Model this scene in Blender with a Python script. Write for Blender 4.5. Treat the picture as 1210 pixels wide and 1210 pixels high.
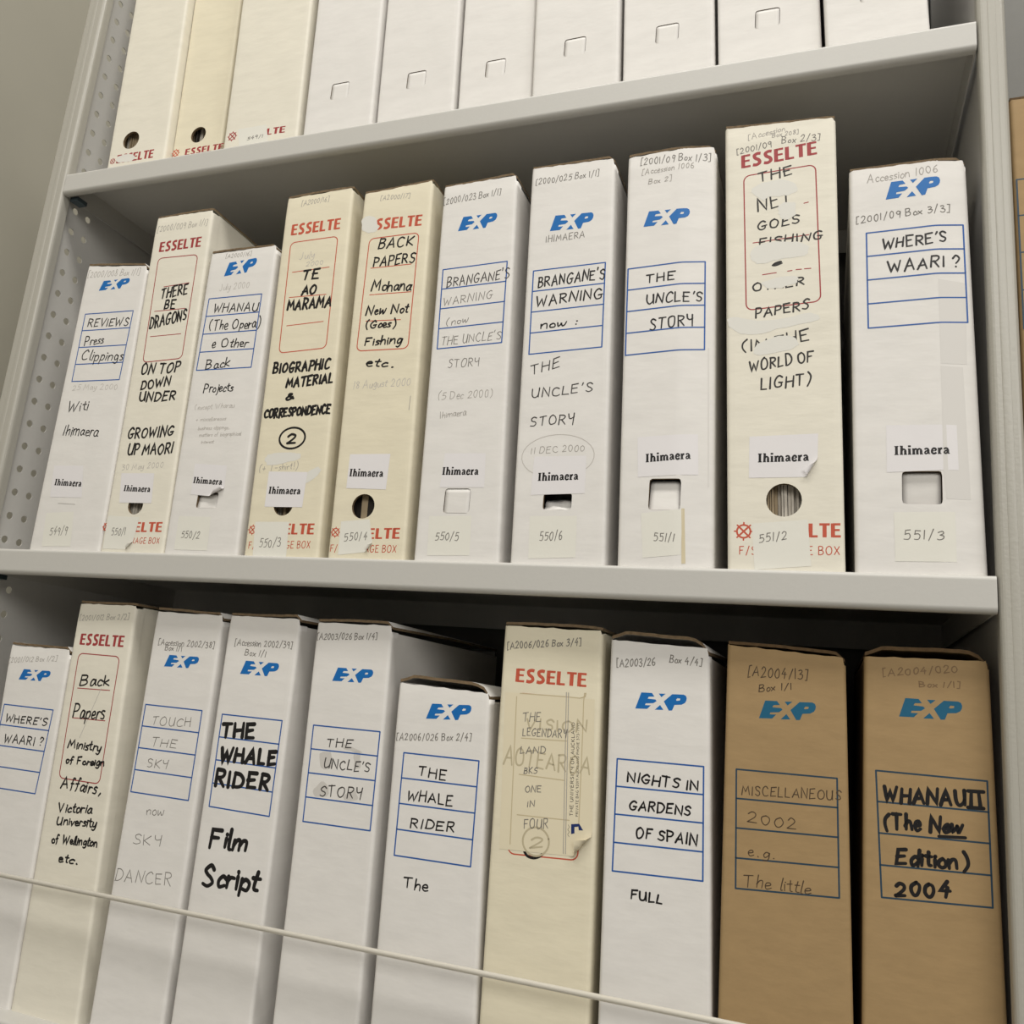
import bpy, math, random
from mathutils import Matrix, Vector
from mathutils.geometry import tessellate_polygon

for o in list(bpy.data.objects):
    bpy.data.objects.remove(o)
SC = bpy.context.scene
COL = SC.collection

# ------------------------------------------------------------------ camera
cam_data = bpy.data.cameras.new('camera')
cam = bpy.data.objects.new('camera', cam_data)
COL.objects.link(cam)
R_ = (0.9392, 0.3326, 0.0850)
F_ = (-0.3432, 0.9140, 0.2164)
right = Vector(R_).normalized()
back = -Vector(F_).normalized()
up = back.cross(right).normalized()
right = up.cross(back).normalized()
m3 = Matrix((right, up, back)).transposed()
cam.matrix_world = Matrix.Translation((0.8867, -0.6716, 1.5044)) @ m3.to_4x4()
cam_data.sensor_width = 36
cam_data.lens = 30.26
cam_data.clip_start = 0.02
SC.camera = cam

# ------------------------------------------------------------------ world, lights, exposure
W = bpy.data.worlds.new('room_light')
SC.world = W
W.use_nodes = True
bg = W.node_tree.nodes['Background']
bg.inputs[0].default_value = (1.0, 0.975, 0.92, 1)
bg.inputs[1].default_value = 0.20

def area(name, loc, size_x, size_y, power, col, rot=(0, 0, 0)):
    l = bpy.data.lights.new(name, 'AREA')
    l.shape = 'RECTANGLE'
    l.size, l.size_y = size_x, size_y
    l.energy = power
    l.color = col
    o = bpy.data.objects.new(name, l)
    o.location = loc
    o.rotation_euler = rot
    COL.objects.link(o)
    return o

area('fluorescent_light', (1.20, -1.05, 4.20), 3.0, 0.50, 112, (1.0, 0.97, 0.91))
area('fluorescent_light_aisle', (1.90, -2.5, 2.95), 3.2, 1.2, 84, (1.0, 0.97, 0.91), (0.5, 0.3, 0))

SC.view_settings.view_transform = 'Standard'
SC.view_settings.look = 'None'
SC.view_settings.gamma = 1
SC.view_settings.use_curve_mapping = False
SC.view_settings.exposure = -0.53

# ------------------------------------------------------------------ materials
MATS = {}
def srgb(h):
    c = [int(h[i:i + 2], 16) / 255 for i in (0, 2, 4)]
    return tuple(x / 12.92 if x <= .04045 else ((x + .055) / 1.055) ** 2.4 for x in c)

def mat(name, hexcol, rough=0.6, metal=0.0, mottle=0.0, scale=60.0, bump=0.0, bscale=40.0, stretch=None, spec=0.3):
    m = bpy.data.materials.new(name)
    m.use_nodes = True
    nt = m.node_tree
    b = nt.nodes['Principled BSDF']
    col = srgb(hexcol)
    b.inputs['Base Color'].default_value = (*col, 1)
    b.inputs['Roughness'].default_value = rough
    b.inputs['Metallic'].default_value = metal
    b.inputs['Specular IOR Level'].default_value = spec
    tc = None
    def coords():
        t = nt.nodes.new('ShaderNodeTexCoord')
        mp = nt.nodes.new('ShaderNodeMapping')
        if stretch:
            mp.inputs['Scale'].default_value = stretch
        nt.links.new(t.outputs['Object'], mp.inputs['Vector'])
        return mp
    if mottle or bump:
        tc = coords()
    if mottle:
        n = nt.nodes.new('ShaderNodeTexNoise')
        n.inputs['Scale'].default_value = scale
        n.inputs['Detail'].default_value = 6
        n.inputs['Roughness'].default_value = 0.65
        nt.links.new(tc.outputs[0], n.inputs['Vector'])
        rp = nt.nodes.new('ShaderNodeValToRGB')
        rp.color_ramp.elements[0].position = 0.3
        rp.color_ramp.elements[1].position = 0.7
        rp.color_ramp.elements[0].color = (*[c * (1 - mottle) for c in col], 1)
        rp.color_ramp.elements[1].color = (*[min(1, c * (1 + mottle * .6)) for c in col], 1)
        nt.links.new(n.outputs['Fac'], rp.inputs['Fac'])
        nt.links.new(rp.outputs['Color'], b.inputs['Base Color'])
    if bump:
        n2 = nt.nodes.new('ShaderNodeTexNoise')
        n2.inputs['Scale'].default_value = bscale
        n2.inputs['Detail'].default_value = 4
        nt.links.new(tc.outputs[0], n2.inputs['Vector'])
        bp = nt.nodes.new('ShaderNodeBump')
        bp.inputs['Strength'].default_value = bump
        bp.inputs['Distance'].default_value = 0.004
        nt.links.new(n2.outputs['Fac'], bp.inputs['Height'])
        nt.links.new(bp.outputs['Normal'], b.inputs['Normal'])
    MATS[name] = m
    return m

# board: the paper skin shows faint horizontal flutes
mat('white', 'dcd9d5', .62, mottle=.035, scale=26, bump=.22, bscale=14, stretch=(1, 1, 2.5))
mat('ivory', 'dfdacc', .60, mottle=.045, scale=22, bump=.22, bscale=14, stretch=(1, 1, 3))
mat('cream', 'ddd5be', .60, mottle=.05, scale=20, bump=.22, bscale=14, stretch=(1, 1, 3))
mat('kraft', '9e845e', .72, mottle=.07, scale=45, bump=.22, bscale=16, stretch=(1, 1, 2.5))
mat('board_edge', '74624b', .9, mottle=.35, scale=300)
mat('kraft_edge', '5c4830', .9, mottle=.3, scale=300)
mat('paper', 'dddadb', .55, bump=.1, bscale=25)
mat('slip_paper', 'dddbd2', .6, bump=.15, bscale=25)
mat('letter_paper', 'dad0b6', .55, bump=.15, bscale=15)
mat('sheet_white', 'c9c2b6', .8)
mat('sheet_tan', 'a8977c', .8)
mat('sheet_dark', '2b2622', .7)
mat('red', '9c3a3c', .5)
mat('red2', 'bd5640', .5)
mat('blue', '1466ad', .45)
mat('navy', '25569c', .45)
mat('kraft_blue', '1a5a78', .5)
mat('kraft_navy', '283f50', .5)
mat('black_ink', '1b191a', .45)
mat('grey_marker', '33312f', .6)
mat('soft_black', '3f3c3b', .6)
mat('pencil', '9c9791', .6)
mat('dark_pencil', '75716c', .6)
mat('pale_pencil', 'b9b4ae', .7)
mat('ghost_cream', 'bcae8e', .7)
mat('ghost_dark', 'b7ac90', .7)
mat('brown_ink', '4a3a2a', .6)
mat('pale_brown_ink', '7b6245', .6)
mat('fluid', 'd8d6cf', .6)
mat('smudge', 'c6c2bd', .7)
mat('tape', 'c9bd9f', .5)
mat('clear_tape', 'd3d0cc', .6, spec=.2)
mat('score', '8e8a86', .8)
mat('crest_blue', '1f2f63', .5)
mat('grey_paint', 'bebcb7', .42, mottle=.012, scale=200, bump=.02, bscale=350, spec=.5)
mat('post_paint', 'aaa79e', .32, mottle=.015, scale=200, bump=.06, bscale=350, spec=.5)
mat('panel_paint', 'c2c0bc', .45, mottle=.015, scale=150, bump=.05, bscale=300, spec=.4)
mat('back_paint', '757470', .6, mottle=.03, scale=80)
mat('clip_metal', '56646c', .35, metal=.8)
mat('rod_paint', 'ece7dc', .3, spec=.5)
mat('wall_paint', 'b0ac9f', .9, mottle=.02, scale=8)
mat('floor_vinyl', 'a5a198', .5, mottle=.06, scale=12)

PENS = {  # pen: (material, stroke width in mm, unevenness)
    'pencil': ('pencil', .62, 1), 'pencil2': ('dark_pencil', .75, 1), 'faint': ('pale_pencil', .65, 1),
    'pen': ('black_ink', 1.35, 1), 'pen2': ('soft_black', 1.1, 1), 'pen3': ('black_ink', 1.45, 1),
    'marker': ('black_ink', 2.1, 1), 'marker2': ('black_ink', 1.75, 1), 'heavy': ('black_ink', 2.5, 1),
    'fat': ('black_ink', 3.7, 1), 'grey': ('grey_marker', 1.45, 1), 'kpen': ('brown_ink', .75, 1),
    'kfaint': ('pale_brown_ink', .8, 1), 'ghost': ('ghost_cream', .8, 0), 'ghost2': ('ghost_dark', 1.5, 1),
    'score': ('score', .5, 0), 'red': ('red', .9, 0), 'red2': ('red2', .9, 0),
    'press': ('soft_black', .42, 0), 'press2': ('soft_black', .3, 0), 'thin2': ('red2', .75, 0),
}

# ------------------------------------------------------------------ stroke lettering (cap height 1, '~' marks a smooth stroke)
G = {}
def glyphs(txt):
    for line in txt.strip().split('\n'):
        ch, w, body = line.split(' ', 2)
        st = []
        for s in body.split(';'):
            sm = s.startswith('~')
            pts = [tuple(float(v) for v in q.split(',')) for q in s.lstrip('~').split()]
            st.append((sm, pts))
        G[ch] = (float(w), st)
glyphs('''
A .68 0,0 .34,1 .68,0;.12,.36 .56,.36
B .58 .04,0 .04,1;~.04,1 .38,.98 .5,.78 .34,.56 .06,.53;~.06,.53 .42,.5 .57,.27 .4,.04 .02,0
C .62 ~.6,.84 .4,1 .14,.82 .02,.46 .14,.1 .4,0 .62,.14
D .64 .04,0 .04,1;~.04,1 .4,.95 .63,.6 .54,.2 .3,.02 .02,0
E .54 .52,1 .02,.97 .02,0 .54,.02;.02,.52 .42,.54
F .5 .52,1 .02,.97 .02,0;.02,.52 .4,.54
G .68 ~.6,.86 .4,1 .13,.82 .02,.45 .15,.08 .4,0 .58,.14 .6,.4;.36,.4 .7,.42
H .62 .02,0 .02,1;.6,0 .6,1;.02,.5 .6,.53
I .1 .05,0 .05,1
J .5 ~.42,1 .44,.3 .28,0 .05,.1
K .58 .02,0 .02,1;.54,1 .05,.45 .58,0
L .5 .02,1 .02,0 .5,.03
M .8 0,0 .1,1 .4,.32 .7,1 .8,0
N .64 0,0 .03,1 .6,0 .64,1
O .68 ~.36,1 .1,.82 .02,.45 .15,.08 .38,0 .6,.18 .67,.55 .57,.88 .36,1
P .54 .04,0 .02,1;~.02,1 .4,.97 .53,.75 .4,.5 .04,.46
R .6 .04,0 .02,1;~.02,1 .4,.97 .52,.76 .38,.55 .06,.5;.2,.5 .6,0
S .54 ~.52,.86 .3,1 .06,.82 .16,.58 .42,.44 .52,.2 .3,0 .02,.1
T .62 0,.97 .62,1.02;.31,1 .29,0
U .64 ~.02,1 .03,.35 .18,.03 .42,.04 .58,.3 .61,1;.61,1 .63,0
V .6 0,1 .28,0 .6,1
W .9 0,1 .2,0 .45,.72 .66,0 .9,1
X .6 0,1 .58,0;.58,1 0,0
Y .56 ~.02,1 .06,.62 .26,.5 .52,.66;.55,1 .48,-.12
Z .58 .02,1 .55,1 0,0 .58,.02
0 .5 ~.27,.95 .06,.75 .03,.35 .18,.02 .38,.08 .48,.45 .42,.8 .27,.95
1 .12 .06,.98 .05,0
2 .52 ~.02,.78 .2,1 .42,.86 .38,.55 .02,.02;.02,.02 .52,.04
3 .5 ~.03,.92 .3,1 .42,.78 .18,.55;~.18,.55 .5,.42 .44,.1 .2,-.02 .02,.1
4 .52 .34,1 .02,.4 .52,.42;.36,.62 .34,-.05
5 .5 .5,1 .12,.98 .08,.58;~.08,.58 .36,.62 .5,.36 .34,.04 .02,.04
6 .48 ~.4,1 .12,.7 .03,.3 .2,0 .42,.14 .42,.4 .22,.5 .05,.3
7 .5 .02,1 .5,.98 .18,0
8 .48 ~.4,.9 .2,1 .06,.8 .24,.55 .44,.3 .28,0 .05,.16 .2,.5 .42,.75 .4,.9
9 .46 ~.42,.8 .2,.98 .03,.75 .16,.5 .38,.6 .42,.85;.42,.85 .38,-.05
/ .4 .38,1.08 .02,-.12
( .3 ~.28,1.1 .06,.75 .03,.3 .2,-.12
) .3 ~.03,1.1 .24,.75 .26,.3 .05,-.15
[ .26 .26,1.08 .02,1.05 .02,-.12 .24,-.1
] .26 .0,1.08 .24,1.05 .24,-.12 .0,-.1
' .12 .1,1.05 .03,.8
. .12 .04,.04 .08,.0
, .14 .1,.05 .02,-.18
: .12 .05,.5 .06,.46;.05,.08 .06,.04
? .46 ~.03,.8 .2,1 .43,.82 .36,.55 .22,.35;.22,.08 .23,.04
! .12 .08,1 .05,.3;.05,.06 .05,.02
+ .5 .25,.65 .25,.1;0,.38 .5,.38
- .4 .04,.4 .36,.42
& .62 ~.6,.1 .3,.6 .2,.85 .34,1 .44,.82 .1,.4 .06,.14 .25,0 .5,.2 .6,.42
a .5 ~.44,.5 .22,.58 .04,.32 .1,.04 .3,.1 .44,.5;~.44,.5 .42,.12 .54,.04
b .48 ~.06,1 .04,.02;~.04,.2 .26,.52 .46,.34 .36,.04 .04,.04
c .42 ~.42,.46 .24,.56 .04,.3 .14,.02 .42,.1
d .5 ~.42,.46 .22,.56 .04,.3 .12,.02 .32,.1 .44,.4;.47,1.02 .44,.02
e .44 ~.04,.28 .38,.36 .3,.56 .1,.5 .04,.24 .16,.01 .44,.1
f .4 ~.42,.95 .26,1 .18,.7 .16,.1 .1,-.1;.02,.5 .36,.54
g .5 ~.44,.5 .22,.58 .05,.3 .16,.06 .36,.2 .44,.5;~.44,.5 .42,-.1 .26,-.34 .04,-.24
h .5 .06,1 .03,0;~.03,.25 .2,.54 .38,.5 .42,.0
i .14 .06,.52 .05,.0;.08,.76 .09,.72
j .2 ~.14,.52 .12,-.1 .0,-.3;.15,.76 .16,.72
k .46 .05,1 .03,0;.4,.56 .05,.26 .44,0
l .16 ~.08,1 .05,.1 .14,.02
m .8 .04,.54 .03,0;~.03,.3 .2,.56 .36,.5 .38,0;~.38,.3 .54,.56 .7,.5 .74,.0
n .52 .04,.54 .03,0;~.03,.3 .2,.56 .4,.5 .44,.0
o .46 ~.24,.54 .06,.4 .06,.12 .22,.0 .4,.14 .4,.42 .24,.54
p .5 .06,.56 .02,-.36;~.05,.4 .26,.56 .46,.38 .34,.04 .06,.06
r .38 .05,.54 .03,0;~.03,.28 .16,.52 .38,.52
s .38 ~.36,.5 .16,.54 .08,.38 .3,.22 .28,.04 .02,.02
t .34 ~.18,.9 .15,.12 .34,.04;.0,.6 .34,.64
u .5 ~.04,.54 .06,.08 .26,.02 .42,.3 .44,.54;.44,.54 .48,.0
v .44 .02,.54 .2,0 .44,.56
w .7 ~.02,.54 .12,.02 .32,.4;~.32,.4 .44,.02 .6,.2 .68,.58
x .44 .02,.54 .42,0;.42,.54 0,0
y .48 ~.04,.54 .08,.14 .28,.12 .42,.54;~.42,.54 .38,-.1 .2,-.36 .02,-.26
z .44 .02,.52 .4,.52 .02,.02 .44,.02
''')

# bold condensed capitals of the printed red name: (advance, [(width, smooth, points)])
BOLD = {
    'E': (.60, [(.25, 0, [(.105, 0), (.105, 1)]), (.165, 0, [(.1, .93), (.56, .93)]), (.15, 0, [(.1, .52), (.52, .52)]), (.165, 0, [(.1, .07), (.58, .07)])]),
    'S': (.62, [(.225, 1, [(.54, .9), (.34, .93), (.15, .82), (.2, .6), (.42, .42), (.47, .2), (.28, .07), (.04, .11)])]),
    'L': (.56, [(.25, 0, [(.105, 0), (.105, 1)]), (.165, 0, [(.1, .07), (.54, .07)])]),
    'T': (.64, [(.25, 0, [(.32, 0), (.32, .95)]), (.165, 0, [(0, .93), (.64, .93)])]),
}
# bold serif lower case of the printed slips
SERIF = {
    'I': (.50, [(.27, 0, [(.23, 0), (.23, 1)]), (.1, 0, [(.03, .04), (.43, .04)]), (.1, 0, [(.03, .96), (.43, .96)])]),
    'h': (.74, [(.25, 0, [(.17, 0), (.21, 1.02)]), (.1, 0, [(.02, .04), (.33, .04)]), (.1, 0, [(.02, .98), (.2, .98)]), (.19, 1, [(.22, .5), (.38, .63), (.54, .52), (.55, .4)]), (.25, 0, [(.55, 0), (.55, .45)]), (.1, 0, [(.41, .04), (.71, .04)])]),
    'i': (.38, [(.25, 0, [(.18, 0), (.18, .68)]), (.1, 0, [(.02, .04), (.35, .04)]), (.1, 0, [(.03, .64), (.2, .64)]), (.27, 0, [(.18, .84), (.18, 1.04)])]),
    'm': (1.10, [(.25, 0, [(.17, 0), (.17, .68)]), (.1, 0, [(.02, .04), (.32, .04)]), (.1, 0, [(.02, .64), (.2, .64)]), (.18, 1, [(.22, .5), (.36, .63), (.5, .52), (.51, .4)]), (.25, 0, [(.51, 0), (.51, .45)]), (.1, 0, [(.39, .04), (.65, .04)]), (.18, 1, [(.56, .5), (.7, .63), (.86, .52), (.87, .4)]), (.25, 0, [(.87, 0), (.87, .45)]), (.1, 0, [(.75, .04), (1.05, .04)])]),
    'a': (.62, [(.18, 1, [(.09, .52), (.2, .64), (.38, .6), (.42, .45)]), (.25, 0, [(.42, .08), (.42, .5)]), (.16, 1, [(.42, .38), (.2, .34), (.1, .18), (.2, .06), (.4, .16)]), (.1, 0, [(.42, .06), (.6, .06)])]),
    'e': (.60, [(.1, 0, [(.12, .36), (.5, .36)]), (.21, 1, [(.5, .38), (.44, .6), (.26, .63), (.12, .42), (.14, .16), (.3, .05), (.54, .16)])]),
    'r': (.52, [(.25, 0, [(.17, 0), (.17, .68)]), (.1, 0, [(.02, .04), (.36, .04)]), (.1, 0, [(.02, .64), (.2, .64)]), (.21, 1, [(.22, .44), (.32, .6), (.46, .6)])]),
}
# the blue italic logo, in units of its height
LOGO_E = [(0, 0), (.305, 1), (.927, 1), (1.08, .79), (.752, .764), (.69, .645), (1.138, .62), (1.22, .53), (1.037, .387), (.59, .35), (.56, .244), (.894, .25), (.69, .02)]
LOGO_U = [(1.32, .99), (1.476, .78), (1.715, 1)]
LOGO_D = [(1.13, 0), (1.626, .02), (1.423, .305)]
LOGO_P = [(1.626, .537), (2.09, 1), (2.744, 1.01), (2.87, .94), (2.92, .8), (2.9, .65), (2.825, .51), (2.64, .40), (2.244, .36), (2.12, .02), (1.93, 0)]
LOGO_H = [(2.317, .665), (2.39, .77), (2.56, .76), (2.535, .65), (2.36, .62)]

# ------------------------------------------------------------------ mesh collector
class MB:
    def __init__(s):
        s.v, s.f, s.m, s.sm, s.mats = [], [], [], [], []
    def mi(s, name):
        if name not in s.mats:
            s.mats.append(name)
        return s.mats.index(name)
    def face(s, pts, mname, smooth=False):
        n = len(s.v)
        s.v += pts
        s.f.append(tuple(range(n, n + len(pts))))
        s.m.append(s.mi(mname)); s.sm.append(smooth)
    def idx(s, ids, mname, smooth=False):
        s.f.append(tuple(ids)); s.m.append(s.mi(mname)); s.sm.append(smooth)
    def hexa(s, p, mname, front=None):
        """p: 8 points, bottom ring then top ring (x0y0, x1y0, x1y1, x0y1)"""
        n = len(s.v)
        s.v += p
        for k, q in enumerate(((0, 3, 2, 1), (4, 5, 6, 7), (0, 1, 5, 4), (1, 2, 6, 5), (2, 3, 7, 6), (3, 0, 4, 7))):
            s.idx([n + i for i in q], front if (front and k == 2) else mname)
    def box(s, x0, x1, y0, y1, z0, z1, mname):
        s.hexa([(x0, y0, z0), (x1, y0, z0), (x1, y1, z0), (x0, y1, z0), (x0, y0, z1), (x1, y0, z1), (x1, y1, z1), (x0, y1, z1)], mname)
    def extrude_x(s, prof, x0, x1, mname, smooth=False):
        n = len(s.v); k = len(prof)
        s.v += [(x0, y, z) for y, z in prof] + [(x1, y, z) for y, z in prof]
        for i in range(k):
            j = (i + 1) % k
            s.idx((n + i, n + k + i, n + k + j, n + j), mname, smooth)
        s.idx([n + i for i in range(k)], mname); s.idx([n + k + i for i in range(k - 1, -1, -1)], mname)
    def extrude_z(s, prof, z0, z1, mname):
        n = len(s.v); k = len(prof)
        s.v += [(x, y, z0) for x, y in prof] + [(x, y, z1) for x, y in prof]
        for i in range(k):
            j = (i + 1) % k
            s.idx((n + i, n + j, n + k + j, n + k + i), mname)
        s.idx([n + i for i in range(k - 1, -1, -1)], mname); s.idx([n + k + i for i in range(k)], mname)
    def build(s, name, parent=None, loc=None):
        me = bpy.data.meshes.new(name)
        me.from_pydata(s.v, [], s.f)
        for n in s.mats:
            me.materials.append(MATS[n])
        me.polygons.foreach_set('material_index', s.m)
        me.polygons.foreach_set('use_smooth', s.sm)
        me.update()
        o = bpy.data.objects.new(name, me)
        COL.objects.link(o)
        if parent:
            o.parent = parent
        if loc:
            o.location = loc
        return o

def thing(name, loc, label, cat, group=None):
    o = bpy.data.objects.new(name, None)
    o.empty_display_size = .03
    o.location = loc
    COL.objects.link(o)
    tag(o, label, cat, group)
    return o
def tag(o, label, cat, group=None):
    o['label'] = label; o['category'] = cat
    if group:
        o['group'] = group

# ------------------------------------------------------------------ flat ink on a sheet; fm maps (u, v, lift) in mm to a 3-D point
def smooth_path(p, n=5):
    if len(p) < 3:
        return p
    q = [p[0]] + list(p) + [p[-1]]
    if math.dist(p[0], p[-1]) < 1e-6:
        q = [p[-2]] + list(p) + [p[1]]
    out = []
    for i in range(1, len(q) - 2):
        a, b, c, d = q[i - 1], q[i], q[i + 1], q[i + 2]
        for k in range(n):
            t = k / n
            out.append(tuple(.5 * (2 * b[j] + (c[j] - a[j]) * t + (2 * a[j] - 5 * b[j] + 4 * c[j] - d[j]) * t * t + (3 * b[j] - a[j] - 3 * c[j] + d[j]) * t ** 3) for j in (0, 1)))
    out.append(q[-2])
    return out

def ribbon(mb, fm, pts, w, mname, lift, cap=True, taper=None):
    q = [pts[0]]
    for b in pts[1:]:
        a = q[-1]; d = math.dist(a, b)
        if d < 1e-4:
            continue
        k = max(1, math.ceil(d / STEP[0]))
        for i in range(1, k + 1):
            q.append((a[0] + (b[0] - a[0]) * i / k, a[1] + (b[1] - a[1]) * i / k))
    if len(q) < 2:
        q.append((q[0][0] + .01, q[0][1]))
    n = len(q); L, Rr = [], []
    for i in range(n):
        a = q[max(0, i - 1)]; b = q[min(n - 1, i + 1)]
        d0 = (q[i][0] - a[0], q[i][1] - a[1]); d1 = (b[0] - q[i][0], b[1] - q[i][1])
        def nz(d):
            l = math.hypot(*d)
            return (d[0] / l, d[1] / l) if l > 1e-9 else None
        u0, u1 = nz(d0) or nz(d1), nz(d1) or nz(d0)
        t = nz((u0[0] + u1[0], u0[1] + u1[1])) or u0
        c = max(.55, t[0] * u0[0] + t[1] * u0[1])
        h = w / 2 / c * (taper[0] + (taper[1] - taper[0]) * i / (n - 1) if taper else 1)
        L.append((q[i][0] - t[1] * h, q[i][1] + t[0] * h)); Rr.append((q[i][0] + t[1] * h, q[i][1] - t[0] * h))
    b0 = len(mb.v)
    for i in range(n):
        mb.v.append(fm(*L[i], lift)); mb.v.append(fm(*Rr[i], lift))
    for i in range(n - 1):
        mb.idx((b0 + 2 * i, b0 + 2 * i + 1, b0 + 2 * i + 3, b0 + 2 * i + 2), mname)
    if cap:
        for e, f in ((q[0], taper[0] if taper else 1), (q[-1], taper[1] if taper else 1)):
            r = w / 2 * f
            mb.face([fm(e[0] + r * math.cos(k * math.pi / 4), e[1] + r * math.sin(k * math.pi / 4), lift + .004) for k in range(8)], mname)

def polygon(mb, fm, outer, mname, lift, hole=None):
    loops = [[Vector((x, y, 0)) for x, y in outer]]
    if hole:
        loops.append([Vector((x, y, 0)) for x, y in hole])
    flat = [p for l in loops for p in l]
    todo = [[(flat[i].x, flat[i].y) for i in t] for t in tessellate_polygon(loops)]
    while todo:                               # keep the pieces small so that they follow the board
        t = todo.pop()
        l, k = max((math.dist(t[i], t[(i + 1) % 3]), i) for i in range(3))
        if l > STEP[0] + .6:
            a, b, c = t[k], t[(k + 1) % 3], t[(k + 2) % 3]
            m = ((a[0] + b[0]) / 2, (a[1] + b[1]) / 2)
            todo += [[a, m, c], [m, b, c]]
        else:
            mb.face([fm(x, y, lift) for x, y in t], mname)

def text(mb, fm, s, u0, v0, u1, v1, h, pen, lift, rng):
    L = math.hypot(u1 - u0, v1 - v0)
    ex = ((u1 - u0) / L, (v1 - v0) / L)
    ey = (-ex[1] * .6, abs(ex[0]) if ex[0] > .3 else ex[0])
    if abs(ex[1]) > .8:                       # running up the sheet
        ey = (-ex[1], ex[0])
    if pen in ('bold', 'bold2', 'serif'):
        F = SERIF if pen == 'serif' else BOLD
        gap = .03 if pen == 'serif' else .08
        tot = sum(F[c][0] + gap for c in s) - gap
        k = L / tot; x = 0
        mname = {'bold': 'red', 'bold2': 'red2', 'serif': 'black_ink'}[pen]
        for c in s:
            a, st = F[c]
            for w, sm, pts in st:
                q = smooth_path(pts, 6) if sm else pts
                vert = abs(pts[0][0] - pts[-1][0]) < .01 and not sm
                ww = w * (k if vert else (h if not sm else (h + k) / 2))
                ribbon(mb, fm, [(u0 + ex[0] * (x + p[0]) * k + ey[0] * p[1] * h, v0 + ex[1] * (x + p[0]) * k + ey[1] * p[1] * h) for p in q], ww, mname, lift, cap=False)
            x += a + gap
        return
    mname, w, jit = PENS[pen]
    if not jit:
        w = min(w, h * .16)
    gap, space = .26, .36
    gaps = [.1 if c.islower() and d.islower() else gap for c, d in zip(s, s[1:] + ' ')]      # small letters run together
    tot = sum((space if c == ' ' else G[c][0] + g) for c, g in zip(s, gaps)) - gap
    k = L / tot; x = 0
    j = .07 * jit
    h *= 1 if not jit else .9 if pen in ('fat', 'marker', 'heavy', 'heavy2') else .83
    for c, g_ in zip(s, gaps):
        if c == ' ':
            x += space; continue
        a, st = G[c]
        rot = rng.uniform(-1, 1) * j * 1.2; sc = 1 + rng.uniform(-1, 1) * j * 1.4; dy = rng.uniform(-1, 1) * j * .8
        sl = .06 * jit + rng.uniform(-1, 1) * j
        for sm, pts in st:
            pts = [(p[0] + rng.uniform(-1, 1) * j * .5, p[1] + rng.uniform(-1, 1) * j * .5) for p in pts]
            q = smooth_path(pts, 4) if sm else pts
            out = []
            for p in q:
                px, py = p[0] + sl * p[1], p[1] * sc + dy + rot * (p[0] - a / 2)
                out.append((u0 + ex[0] * (x + px) * k + ey[0] * py * h, v0 + ex[1] * (x + px) * k + ey[1] * py * h))
            ribbon(mb, fm, out, w, mname, lift, cap=jit > 0, taper=(1.08, .82) if jit else None)
        x += a + g_

def lerp2(q, s, t):
    """q: TL, TR, BL, BR flat list; s left to right, t top to bottom"""
    return tuple((q[i] * (1 - s) + q[2 + i] * s) * (1 - t) + (q[4 + i] * (1 - s) + q[6 + i] * s) * t for i in (0, 1))

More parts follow.
